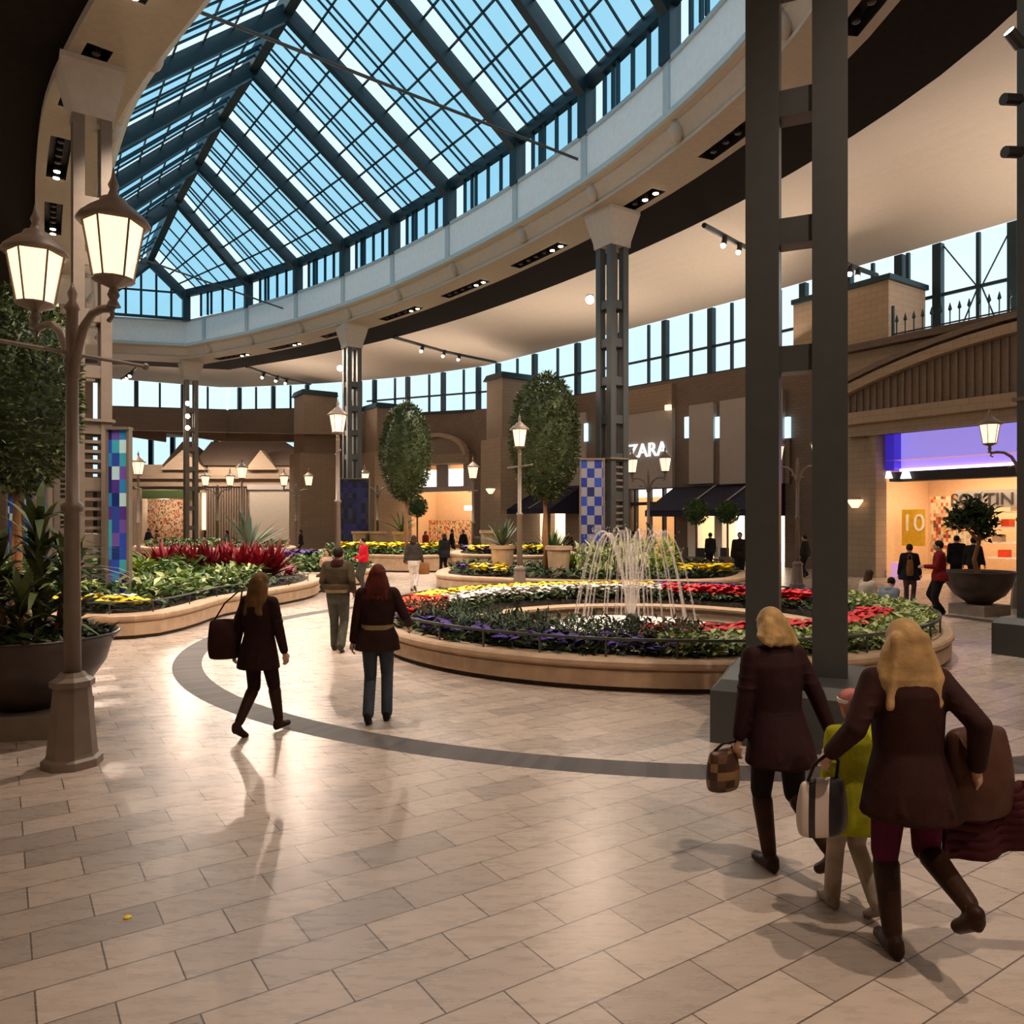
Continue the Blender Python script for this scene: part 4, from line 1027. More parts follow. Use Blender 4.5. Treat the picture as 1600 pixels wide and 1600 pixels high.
def scatter_poly(L, n, z0, z1):
    xs = [p.x for p in L]; ys = [p.y for p in L]; out = []
    while len(out) < n:
        p = (random.uniform(min(xs), max(xs)), random.uniform(min(ys), max(ys)))
        if inside(p, L): out.append((p[0], p[1], random.uniform(z0, z1)))
    return np.array(out)
def leaf_bed(name, L, n, z0, z1, size, m, label, asp=.45, tilt=1.2, cat='plants'):
    mb = MB(); mb.leaves(scatter_poly(L, n, z0, z1), size, tilt, asp); o = mb.build(name, M[m]); return tag(o, label, cat, kind='stuff')
def bloom_bed(name, L, n, z0, z1, r, m, label):
    mb = MB(); mb.blooms(scatter_poly(L, n, z0, z1), r); o = mb.build(name, M[m]); return tag(o, label, 'flowers', kind='stuff')
def arc(r0, r1, t0, t1, n=16):
    A = [Vector((FC[0]+r1*math.cos(math.radians(t0+(t1-t0)*i/n)), FC[1]+r1*math.sin(math.radians(t0+(t1-t0)*i/n)))) for i in range(n+1)]
    return A + [Vector((FC[0]+r0*math.cos(math.radians(t1-(t1-t0)*i/n)), FC[1]+r0*math.sin(math.radians(t1-(t1-t0)*i/n)))) for i in range(n+1)]

# fountain planter
fp = thing('fountain_planter', 'round limestone planter kerb with low rail round the fountain', 'planter', (FC[0], FC[1], 0))
R0 = 5.15
circ = [Vector((FC[0]+R0*math.cos(2*PI*i/72), FC[1]+R0*math.sin(2*PI*i/72))) for i in range(72)]
prof = [(R0-.07, 0), (R0-.07, .07)]
mb = MB(); N = 96
def rev(mb, prof, n=96):
    pr = None
    for r, z in prof:
        c = [Vector((FC[0]+r*math.cos(2*PI*i/n), FC[1]+r*math.sin(2*PI*i/n), z)) for i in range(n)]
        if pr: mb.strip(pr, c, True)
        pr = c
rev(mb, prof); mb.build('toe_kick', M['toe'], fp)
mb = MB(); rev(mb, [(R0-.07, .07), (R0, .07), (R0, .27), (R0-.03, .28), (R0-.03, .295), (R0+.015, .31), (R0+.045, .34), (R0+.045, .39), (R0+.02, .42), (R0-.36, .42), (R0-.36, .3)]); mb.build('kerb', M['rim'], fp)
mb = MB(); rev(mb, [(R0-.34, .33), (4.2, .38), (3.75, .30), (3.6, .17)]); mb.build('soil', M['soil'], fp)
mb = MB(); rev(mb, [(3.62, .15), (3.62, .21), (3.58, .24), (3.32, .24), (3.27, .21), (3.27, .16), (3.34, .15), (3.34, .02)]); mb.build('pool_kerb', M['rim'], fp)
mb = MB()
for z in (.66,): rev(mb, [(R0-.18, z-.018), (R0-.14, z-.018), (R0-.14, z+.018), (R0-.18, z+.018), (R0-.18, z-.018)])
rl_ = mb.build('rail', M['colsteel'], fp)
for i in range(34):
    t = 2*PI*i/34; mb = MB(); mb.tube([(FC[0]+(R0-.16)*math.cos(t), FC[1]+(R0-.16)*math.sin(t), .41), (FC[0]+(R0-.16)*math.cos(t), FC[1]+(R0-.16)*math.sin(t), .665)], .016, 6); mb.build('rail_post', M['colsteel'], fp)
mb = MB(); k = mb.add([(FC[0]+3.36*math.cos(2*PI*i/64), FC[1]+3.36*math.sin(2*PI*i/64), .08) for i in range(64)]); mb.face(range(k, k+64)); tag(mb.build('pool_water', M['water']), 'dark water of the round fountain pool', 'water', kind='stuff')
# fountain: nozzle, jets and foam
fn = thing('fountain', 'water jets arching from one nozzle like a mushroom over the round pool', 'fountain', (FC[0]-.27, FC[1]+.1, .08))
mb = MB(); mb.lathe([(.25, 0), (.25, .06), (.12, .1), (.10, .3), (.06, .32)], 12); mb.build('nozzle', M['black'], fn, local=True)
def jetpath(r_end, zt, t, n=14, r0=.05):
    """thrown upward and out: apex at a third of the reach"""
    out = []; z0 = .25
    for i in range(n+1):
        s = i/n; x = r0+(r_end-r0)*s; z = z0+(zt-z0)*(1-((s-.48)/.48)**2) if s < .48 else zt*(1-((s-.48)/.52)**2)
        out.append((x*math.cos(t), x*math.sin(t), max(z, 0)))
    return out
mb = MB()
for k in range(20):
    t = 2*PI*k/20+.1*random.random(); re = 1.05+.28*random.random(); zt = 1.85+.16*random.random()
    pts = jetpath(re, zt, t); mb.tube(pts, [.010+.010*i/len(pts) for i in range(len(pts))], 5)
mb.build('outer_jets', M['jet'], fn, local=True, smooth=True)
mb = MB()
for k in range(7):
    t = 2*PI*k/7; mb.tube(jetpath(.34, 1.9+.1*random.random(), t), .011, 5)
mb.tube([(0, 0, .3), (0, 0, 1.7)], [.045, .03], 6); mb.build('centre_jet', M['jet'], fn, local=True, smooth=True)
P = []
for k in range(900):
    t = random.random()*2*PI; s = random.random(); re = 1.05+.5*random.random(); p = jetpath(re, 1.75+.3*random.random(), t, 20)[int(s*20)]; P.append((p[0]+random.gauss(0, .03), p[1]+random.gauss(0, .03), p[2]+random.gauss(0, .03)))
mb = MB()
for p in P[:700]: mb.ell(p, (.009, .009, .02), 4, 3)
tag(mb.build('droplets', M['jet'], fn, local=True), kind='stuff')
mb = MB(); rings = []
for i in range(7):
    r = .15+i*.27; rings.append([(r*(1+.05*math.sin(5*t_+i))*math.cos(t_), r*(1+.05*math.sin(5*t_+i))*math.sin(t_), (.02+.10*math.exp(-((r-1.2)/.45)**2)+.03*random.random())) for t_ in [2*PI*j/40 for j in range(40)]])
for a, b in zip(rings, rings[1:]): mb.strip(a, b, True)
mb.build('foam', M['foam'], fn, local=True, smooth=True)

def arcbed(kind, name, r0, r1, t0, t1, dens, z0, z1, s, m, label, **k):
    L = arc(r0, r1, t0, t1); area_ = abs(math.radians(t1-t0))*(r1*r1-r0*r0)/2; n = int(area_*dens)
    return leaf_bed(name, L, n, z0, z1, s, m, label, **k) if kind == 'l' else bloom_bed(name, L, n, z0, z1, s, m, label)
arcbed('l', 'ground_cover', 3.65, 4.95, 0, 360, 210, .38, .50, .16, 'green_dark', 'dark green leaves under the flowers of the round fountain planter')
arcbed('b', 'yellow_pansies', 4.35, 4.92, 78, 172, 330, .52, .66, .075, 'yellow', 'yellow pansies along the back of the round fountain planter')
arcbed('b', 'white_pansies', 3.85, 4.40, 75, 175, 330, .50, .64, .075, 'white_fl', 'white pansies in a band behind the fountain jets')
arcbed('b', 'orange_pansies', 3.95, 4.75, 172, 203, 300, .52, .72, .085, 'orange_fl', 'orange red pansies at the left side of the round fountain planter')
arcbed('b', 'violet_pansies', 4.35, 4.88, 188, 266, 62, .50, .66, .080, 'purple', 'violet pansies along the front left of the round fountain planter')
arcbed('b', 'violet_pansies', 4.6, 4.95, 160, 190, 160, .50, .62, .075, 'purple', 'violet pansies at the left tip of the round fountain planter beside the orange ones')
arcbed('l', 'grey_foliage', 3.75, 4.7, 196, 270, 900, .40, .80, .13, 'green_grey', 'feathery grey green foliage at the front of the round fountain planter', asp=.26, tilt=2.0)
arcbed('b', 'red_begonias', 3.75, 4.25, 258, 335, 330, .56, .72, .08, 'red_fl', 'bright red begonias at the front right of the round fountain planter')
arcbed('l', 'variegated_edging', 4.2, 4.92, 262, 378, 620, .44, .70, .12, 'green_light', 'cream and green leaves along the front right of the round fountain planter', asp=.6)
arcbed('b', 'red_flowers', 3.85, 4.6, 25, 74, 220, .48, .66, .085, 'red_fl', 'dark red flowers at the back right of the round fountain planter')
arcbed('b', 'violet_pansies', 4.5, 4.92, 22, 76, 120, .5, .66, .08, 'purple', 'violet pansies behind the dark red flowers of the round fountain planter')

# ---------------------------------------------------------------- left planter
PL = catmull([(-13.5, 15.3), (-10.4, 15.55), (-8.6, 14.35), (-7.5, 14.2), (-6.75, 14.75), (-6.6, 16.2), (-6.65, 17.8), (-6.2, 19.6), (-5.75, 22.4), (-6.6, 25.5), (-9, 28.5), (-13, 30), (-17, 27), (-17.5, 20)], .7, True)
lp = thing('planter', 'long curved limestone planter full of foliage at the left', 'planter', (-10, 20, 0))
wall_ring(PL, .46, lp)
SUB = lambda pts: [Vector(p) for p in pts]
PLi = offs(PL, -.42)
leaf_bed('ground_cover', PLi, 5200, .44, .62, .2, 'green_dark', 'low dark green leaves all over the long left planter')
leaf_bed('dark_undergrowth', SUB([(-11.5, 16.4), (-7.3, 15.5), (-7.1, 19), (-6.7, 21.5), (-9.5, 22), (-12, 20)]), 1700, .5, .9, .3, 'green_mid', 'darker leaves among the pale ones of the long left planter', asp=.35)
leaf_bed('leafy_hostas', SUB([(-11.5, 16.4), (-7.3, 15.5), (-7.1, 19), (-6.7, 21.5), (-9.5, 22), (-12, 20)]), 1300, .5, .95, .27, 'green_light', 'broad pale green leaves filling the front of the long left planter', asp=.4)
leaf_bed('green_shrubs', SUB([(-15, 17), (-9.4, 16.4), (-8.2, 19.5), (-9, 24), (-15, 24)]), 3400, .5, 1.15, .32, 'green_mid', 'mid green bushy leaves in the middle of the long left planter', asp=.35)
leaf_bed('lime_fern', SUB([(-9.5, 18.2), (-8.8, 18.2), (-8.8, 18.9), (-9.5, 18.9)]), 260, .7, 1.2, .25, 'lime', 'small lime green fern beside the turquoise mosaic panel', asp=.3)
bloom_bed('yellow_pansies', SUB([(-9.1, 15.15), (-7.3, 14.75), (-7.15, 15.15), (-9.1, 15.6)]), 130, .60, .72, .09, 'yellow', 'yellow pansies in a row at the front of the long left planter')
bloom_bed('white_pansies', SUB([(-9.1, 15.4), (-7.4, 15.0), (-7.3, 15.3), (-9.1, 15.8)]), 60, .62, .74, .08, 'white_fl', 'white pansies among the yellow row of the long left planter')
def spike_plant(mb, c, n, L, w, droop=.5, z0=0.0):
    """a clump of long strap leaves"""
    for i in range(n):
        t = random.random()*2*PI; e = random.uniform(.5, 1.45); l = L*random.uniform(.6, 1.1); pts = []
        for k in range(5):
            s = k/4; r = l*s*math.cos(e)*(1+.25*s); z = l*s*math.sin(e)-droop*l*s*s*(1-e/1.9); pts.append(Vector((c[0]+r*math.cos(t), c[1]+r*math.sin(t), c[2]+z0+z)))
        S = Vector((-math.sin(t), math.cos(t), 0)); k0 = len(mb.v)
        for k, p in enumerate(pts):
            ww = w*(.5, 1, 1, .7, .05)[k]; mb.v.append(tuple(p-S*ww/2)); mb.v.append(tuple(p+S*ww/2))
        for k in range(4): mb.f.append((k0+2*k, k0+2*k+1, k0+2*k+3, k0+2*k+2)); mb.m.append(0)
def clump(name, c, n, L, w, m, label, cat='plant', droop=.5, group=None):
    mb = MB(); spike_plant(mb, c, n, L, w, droop); o = mb.build(name, M[m], origin=c); return tag(o, label, cat, group)
# crimson plants: one object per clump
lab = ['leftmost', 'second', 'third', 'fourth', 'fifth', 'sixth', 'seventh', 'last']
for i in range(8):
    px = 255+ (425-255)*i/7; d = 22.5+.3*math.sin(i*2); c = onray(px, d, .55)
    clump('crimson_cordyline', c, 120, 1.25, .12, 'crimson_leaf', 'crimson bush in the red row of the left planter, ' + (['at its left end', 'second from its left end', 'third from its left end', 'fourth from its left end', 'fourth from its right end', 'third from its right end', 'second from its right end', 'at its right end'][i]), group='crimson bushes in the long left planter', droop=.35)
c = onray(450, 24, .45); clump('pink_cordyline', c, 34, .55, .08, 'crimson_leaf', 'small dusky crimson bush right of the red row')
# edge rail of the left planter
mb = MB(); E = [p for p in offs(PL, -.2) if p.y < 24 and p.x > -13]; 
E = [p for p in offs(PL, -.2)]; i0 = max(range(len(E)), key=lambda i: E[i].y); E = E[i0:]+E[:i0]
rr = MB(); pts = [Vector((p.x, p.y, .68)) for p in E if p.y < 23.5 and p.x > -13.0]
rr.tube(pts, .016, 6); rr.build('rail', M['colsteel'], lp)
for p in pts[::2]: q = MB(); q.tube([p, p-Vector((0, 0, .24))], .013, 5); q.build('rail_post', M['colsteel'], lp)

# ---------------------------------------------------------------- topiary trees
def egg_tree(loc, rz_, rx, rh, zc, label, n=5200, trunk_r=.09, ztr=0.45, leaf=.16):
    t = thing('topiary_tree', label, 'tree', loc, 0, 'egg shaped ficus trees')
    mb = MB(); v = rng.normal(size=(n, 3)); v /= np.linalg.norm(v, axis=1)[:, None]
    k = 1+.16*(v[:, 2] > 0)*v[:, 2]; wob = 1+.025*np.sin(v[:, 0]*5+v[:, 2]*7)+.035*rng.normal(size=n)
    P = v*np.array([rx, rx, rh])[None]*wob[:, None]; P[:, 0] *= (1-.18*v[:, 2]*0); P[:, 2] += zc
    mb.leaves(P, leaf, 1.2, .42, nrm=v); mb.ell((0, 0, zc), (rx*.9, rx*.9, rh*.92), 16, 12); mb.build('crown', M['ficus'], t, local=True)
    mb = MB(); mb.tube([(0, 0, ztr), (.05, .02, 1.6), (.0, .0, zc-rh*.8)], [trunk_r, trunk_r*.8, trunk_r*.7], 8); mb.tube([(.12, .05, ztr), (-.04, 0, 1.7), (.05, .0, zc-rh*.8)], [trunk_r*.7, trunk_r*.6, trunk_r*.5], 8)
    mb.build('trunk', M['bark'], t, local=True, smooth=True); return t
egg_tree(onray(24, 14.2, 0), 0, 1.02, 1.80, CAM_H+(Y0-612)/F*14.2, 'bushy tree with orange trunks at the left edge', 7500, .08, leaf=.15)
egg_tree(onray(851, 25, 0), 0, 1.05, 1.95, CAM_H+(Y0-685)/F*25, 'large egg shaped tree behind the single lantern post', 6500)
egg_tree(onray(634, 31.5, 0), 0, .97, 1.92, CAM_H+(Y0-708)/F*31.5, 'smaller egg shaped tree in front of the arched shop', 5500)
# little ball trees
def ball_tree(px, py, d, r, label):
    z = CAM_H+(Y0-py)/F*d; t = thing('ball_tree', label, 'tree', onray(px, d, 0), 0, 'small clipped ball trees')
    mb = MB(); v = rng.normal(size=(700, 3)); v /= np.linalg.norm(v, axis=1)[:, None]; mb.leaves(v*r*.9+np.array([0, 0, z]), .16, 1.2, .45, nrm=v); mb.ell((0, 0, z), (r*.8,)*3, 10, 8); mb.build('crown', M['green_mid'], t, local=True)
    mb = MB(); mb.tube([(0, 0, .5), (0, 0, z-r*.7)], .05, 6); mb.build('trunk', M['bark'], t, local=True)
    mb = MB(); mb.lathe([(.3, 0), (.4, .55), (.42, .6)], 12); mb.build('pot', M['plinth'], t, local=True)
ball_tree(652, 792, 46, .62, 'clipped ball tree by the entrance of the arched shop')
ball_tree(1088, 800, 35, .55, 'clipped ball tree under the navy awning, by the letters shop')
ball_tree(1137, 801, 35, .5, 'clipped ball tree under the navy awning, by the huge column')

# ---------------------------------------------------------------- bowl planters
def bowl_planter(loc, s, label, pz=.22, rz=0.2):
    t = thing('bowl_planter', label, 'planter', loc, rz)
    mb = MB(); mb.lathe([(.30, pz), (.34, pz+.05), (.62, pz+.22), (.80, pz+.46), (.86, pz+.66), (.93, pz+.74), (.95, pz+.76), (.93, pz+.78), (.84, pz+.72), (.78, pz+.62)], 36); mb.v = [(x*s, y*s, z) for x, y, z in mb.v]; mb.build('bowl', M['bowl'], t, local=True, smooth=True)
    mb = MB(); mb.lathe([(.8*s, pz+.62), (.4*s, pz+.68), (.02, pz+.70)], 24); mb.build('soil', M['soil'], t, local=True)
    mb = MB(); mb.lathe([(.53*1.414*s, 0), (.53*1.414*s, pz-.02), (.51*1.414*s, pz)], 4, rot=PI/4); mb.build('plinth', M['plinth'], t, local=True)
    return t
BW = onray(45, 8.15, 0)
bp = bowl_planter(BW, .92, 'dark bronze bowl planter on a stone plinth behind the tall lamp post', .24)
def cane_plant(loc, label, canes, z0):
    t = thing('corn_plant', label, 'plant', loc)
    for (dx, dy, h, n, L) in canes:
        mb = MB(); mb.tube([(dx*.6, dy*.6, z0-.1), (dx, dy, z0+h)], [.03, .022], 7); mb.build('cane', M['bark'], t, local=True)
        mb = MB()
        for z in np.linspace(z0+.15, z0+h, max(2, int(h/.14))): spike_plant(mb, (dx, dy, z), n, L, .085, .95)
        mb.build('leaves', M['corn'], t, local=True)
cane_plant(BW, 'corn plant with long drooping leaves in the bronze bowl', [(.05, .1, 1.25, 9, .75), (-.35, .0, .75, 9, .75), (.38, .05, .7, 9, .7), (.1, -.3, .45, 9, .6), (-.1, .35, .95, 8, .7), (.3, .3, .85, 8, .65)], .92)
mb = MB(); a = rng.random((600, 2)); P = np.stack([BW.x+.78*np.sqrt(a[:, 0])*np.cos(6.283*a[:, 1]), BW.y+.78*np.sqrt(a[:, 0])*np.sin(6.283*a[:, 1]), .92+.1*rng.random(600)], 1)
mb.leaves(P, .15, 1.3, .5); tag(mb.build('ground_cover', M['green_dark']), 'low leaves covering the soil of the bronze bowl', 'plants', kind='stuff')
B2 = onray(1530, 18.2, 0)
bowl_planter(B2, .86, 'dark bronze bowl planter before the violet lit shop', .25, .4)
t = thing('bonsai_tree', 'dark leafy tree with a bent trunk in the bowl before the violet lit shop', 'tree', B2)
mb = MB(); mb.tube([(0, 0, .85), (-.12, 0, 1.3), (.02, 0, 1.8), (-.15, 0, 2.3)], [.07, .05, .045, .03], 7); mb.tube([(-.03, 0, 1.75), (-.3, 0, 2.05), (-.5, 0, 2.2)], [.035, .03, .02], 6); mb.build('trunk', M['bark'], t, local=True)
mb = MB()
for c, r, n in (((-.12, 0, 2.35), .42, 420), ((.12, 0, 2.05), .3, 240), ((-.52, 0, 2.2), .26, 170)):
    v = rng.normal(size=(n, 3)); v /= np.linalg.norm(v, axis=1)[:, None]; mb.leaves(v*r*np.sqrt(rng.random((n, 1)))+np.array(c), .2, 1.6, .4)
mb.build('crown', M['green_dark'], t, local=True)

# ---------------------------------------------------------------- planters in the middle distance
def planter(name, pts, h, label): 
    L = catmull(pts, .9, True); t = thing('planter', label, 'planter', (sum(p[0] for p in pts)/len(pts), sum(p[1] for p in pts)/len(pts), 0)); wall_ring(L, h, t, .4); return offs(L, -.5)
def G(px, d): return ((px-800)/F*d, d)
L1 = planter('b', [G(683, 25.2), G(760, 23.6), G(860, 22.6), G(960, 22.3), G(1060, 22.6), G(1150, 23.4), G(1165, 27), G(1060, 31), G(880, 32), G(720, 30)], .48, 'long limestone planter behind the fountain with pots in it')
leaf_bed('ground_cover', L1, 4200, .46, .70, .24, 'green_dark', 'dark leaves in the planter behind the fountain')
leaf_bed('strap_foliage', SUB([G(898, 23.5), G(960, 23.2), G(1010, 23.6), G(1010, 26), G(900, 26)]), 1000, .5, 1.35, .34, 'green_light', 'pale strap leaves behind the fountain jets', asp=.22, tilt=2.4)
leaf_bed('golden_foliage', SUB([G(915, 23.8), G(1060, 23.8), G(1050, 25.8), G(920, 25.8)]), 900, .6, 1.5, .3, 'lime', 'golden green leaves right behind the fountain jets', asp=.25, tilt=2.4)
bloom_bed('yellow_pansies', SUB([G(735, 24.6), G(790, 24.0), G(790, 25.0), G(735, 25.8)]), 120, .66, .8, .11, 'yellow', 'yellow pansies at the left of the planter behind the fountain')
bloom_bed('violet_pansies', SUB([G(715, 25.2), G(770, 24.2), G(770, 24.8), G(715, 26)]), 50, .66, .78, .10, 'purple', 'violet pansies beside the yellow ones left of the lantern post behind the fountain')
bloom_bed('yellow_pansies', SUB([G(1062, 23.6), G(1142, 24.0), G(1142, 25.0), G(1062, 25.0)]), 170, .66, .82, .12, 'yellow', 'yellow pansies at the right of the planter behind the fountain')
L2_ = planter('c', [G(705, 30.5), G(760, 29), G(860, 28.6), G(900, 31), G(860, 36), G(740, 36)], .95, 'raised back tier of limestone planter with yellow and violet flowers')
leaf_bed('ground_cover', L2_, 1700, .9, 1.1, .28, 'green_dark', 'dark leaves in the raised back tier of planter')
bloom_bed('yellow_pansies', SUB([G(735, 29.8), G(860, 29.3), G(860, 30.4), G(735, 31)]), 200, 1.1, 1.25, .13, 'yellow', 'yellow pansies in the raised back tier of planter')
bloom_bed('violet_pansies', SUB([G(722, 30.3), G(770, 29.6), G(770, 30), G(722, 31)]), 60, 1.1, 1.22, .12, 'purple', 'violet pansies in the raised back tier of planter')
L3 = planter('d', [G(420, 27.2), G(480, 25.3), G(560, 26.5), G(600, 29), G(560, 32), G(430, 32)], .5, 'limestone planter with clipped green edging behind the man in the bomber jacket')
leaf_bed('green_hedge', L3, 2600, .5, .95, .26, 'green_mid', 'clipped green edging in the planter behind the man in the bomber jacket')
bloom_bed('violet_pansies', SUB([G(440, 28), G(495, 28), G(495, 29.2), G(440, 29.2)]), 120, .9, 1.1, .12, 'purple', 'violet pansies behind the man in the bomber jacket')
L4 = planter('e', [G(505, 36), G(600, 33.5), G(700, 33.5), G(712, 36), G(690, 42), G(520, 42)], .75, 'limestone planter with yellow flowers below the smaller egg shaped tree')
leaf_bed('ground_cover', L4, 2000, .75, 1.0, .3, 'green_mid', 'green leaves in the planter below the smaller egg shaped tree')
bloom_bed('yellow_pansies', SUB([G(530, 35.5), G(690, 34.2), G(690, 35.6), G(530, 37)]), 260, 1.0, 1.2, .15, 'yellow', 'yellow pansies in the planter below the smaller egg shaped tree')
L5 = planter('f', [G(225, 36), G(420, 34), G(460, 38), G(400, 42), G(240, 42)], 1.0, 'pale limestone planter wall behind the crimson bushes')
leaf_bed('ground_cover', L5, 1500, .95, 1.2, .3, 'green_mid', 'green leaves in the pale planter behind the crimson bushes')
# square and round pots
pot0 = None
def pot(px, d, z0, label, s=1.0):
    global pot0
    if pot0 is None:
        pot0 = thing('plant_pot', label, 'pot', onray(px, d, z0), 0, 'tall limestone pots')
        mb = MB(); mb.lathe([(.30, 0), (.32, .06), (.38, .78), (.44, .80), (.44, .92), (.36, .92), (.35, .84)], 20); mb.build('vessel', M['rim'], pot0, local=True)
        mb = MB(); mb.lathe([(.36, .83), (.02, .86)], 16); mb.build('soil', M['soil'], pot0, local=True)
    else: rec_copy(pot0, onray(px, d, z0), 0, label)
def yucca(px, d, z, L, label, m='green_light'):
    clump('yucca_plant', onray(px, d, z), 46, L, .09, m, label, group='spiky yucca plants', droop=.3)
pot(785, 25.6, .5, 'tall limestone pot left of the centre lantern post'); yucca(785, 25.6, 1.35, 1.1, 'spiky yucca in the pot left of the centre lantern post', 'green_grey')
pot(873, 24.6, .5, 'tall limestone pot right of the large tree trunk')
pot(627, 37, .8, 'tall limestone pot below the smaller egg shaped tree'); yucca(628, 37, 1.65, 1.3, 'spiky yucca below the smaller egg shaped tree', 'green_grey')
pot(590, 38, .8, 'tall limestone pot right of the navy mosaic, empty of flowers'); pot(563, 38, .8, 'tall limestone pot before the navy mosaic'); pot(765, 33, .9, 'distant limestone pot behind the pot with the yucca')
c = onray(388, 31, 1.0); clump('bird_of_paradise', c, 40, 1.9, .16, 'green_grey', 'tall spiky plant with broad leaves behind the crimson bushes', droop=.15)
clump('lime_shrub', onray(893, 25, .55), 50, .8, .12, 'lime', 'lime green leafy shrub left of the fountain jets', droop=.4)
clump('cone_conifer', onray(863, 34, .5), 90, 1.4, .12, 'green_mid', 'slim green conifer by the navy awning', droop=.1)
# ---------------------------------------------------------------- people
CM = {}
def cm(name, col, rough=.75, var=.2):
    if name not in CM: CM[name] = mat(name, col, rough, var=var, scale=9, bump=.12, bscale=60, spec=.12)
    return CM[name]
SKIN = mat('skin', (.52, .30, .20), .5, var=.05)
EYE = mat('eye', (.03, .02, .02), .2); LIP = mat('lips', (.42, .13, .11), .4)
def remesh(o, vox, sm=4):
    m = o.modifiers.new('surface', 'REMESH'); m.mode = 'VOXEL'; m.voxel_size = vox; m.use_smooth_shade = True
    if sm: s = o.modifiers.new('soften', 'SMOOTH'); s.iterations = sm; s.factor = .5
    return o
def ik(a, b, l1, l2, pole):
    a, b, pole = Vector(a), Vector(b), Vector(pole); d = b-a; L = min(d.length, (l1+l2)*.999); u = d.normalized()
    x = (l1*l1-l2*l2+L*L)/(2*L); h = math.sqrt(max(l1*l1-x*x, 0)); p = pole-u*pole.dot(u); p = p.normalized() if p.length > 1e-4 else Vector((0, 1, 0))
    return a+u*x+p*h, a+u*L
def hand(mb, wrist, d, nrm, s, curl=.6, side=1, fine=True):
    """palm with four unequal bent fingers and a thumb from the side; nrm is the way the fingers curl"""
    d = Vector(d).normalized(); nrm = Vector(nrm); nrm = (nrm-d*nrm.dot(d)).normalized(); x = d.cross(nrm)*side
    w = Vector(wrist); pc = w+d*.045*s
    mb.cap(w, w+d*.075*s, .023*s, .030*s, 8)
    mb.cap(w+d*.06*s-x*.024*s, w+d*.06*s+x*.024*s, .017*s, .017*s, 8)
    for i, L in enumerate((.066, .076, .071, .056)):
        b = w+d*.08*s+x*(.030-.020*i)*s; l = L*s; a = curl
        p1 = b+(d*math.cos(a*.4)+nrm*math.sin(a*.4))*l*.45; p2 = p1+(d*math.cos(a*1.3)+nrm*math.sin(a*1.3))*l*.33; p3 = p2+(d*math.cos(a*2)+nrm*math.sin(a*2))*l*.24
        for q0, q1, r0, r1 in ((b, p1, .0095, .0088), (p1, p2, .0088, .008), (p2, p3, .008, .007)): mb.cap(q0, q1, r0*s, r1*s, 7)
    b = w+d*.025*s+x*.022*s; p1 = b+(d*.7+x*.75+nrm*.25).normalized()*.045*s; p2 = p1+(d*.9+x*.15+nrm*.5).normalized()*.032*s
    mb.cap(b, p1, .012*s, .0105*s, 7); mb.cap(p1, p2, .0105*s, .008*s, 7)
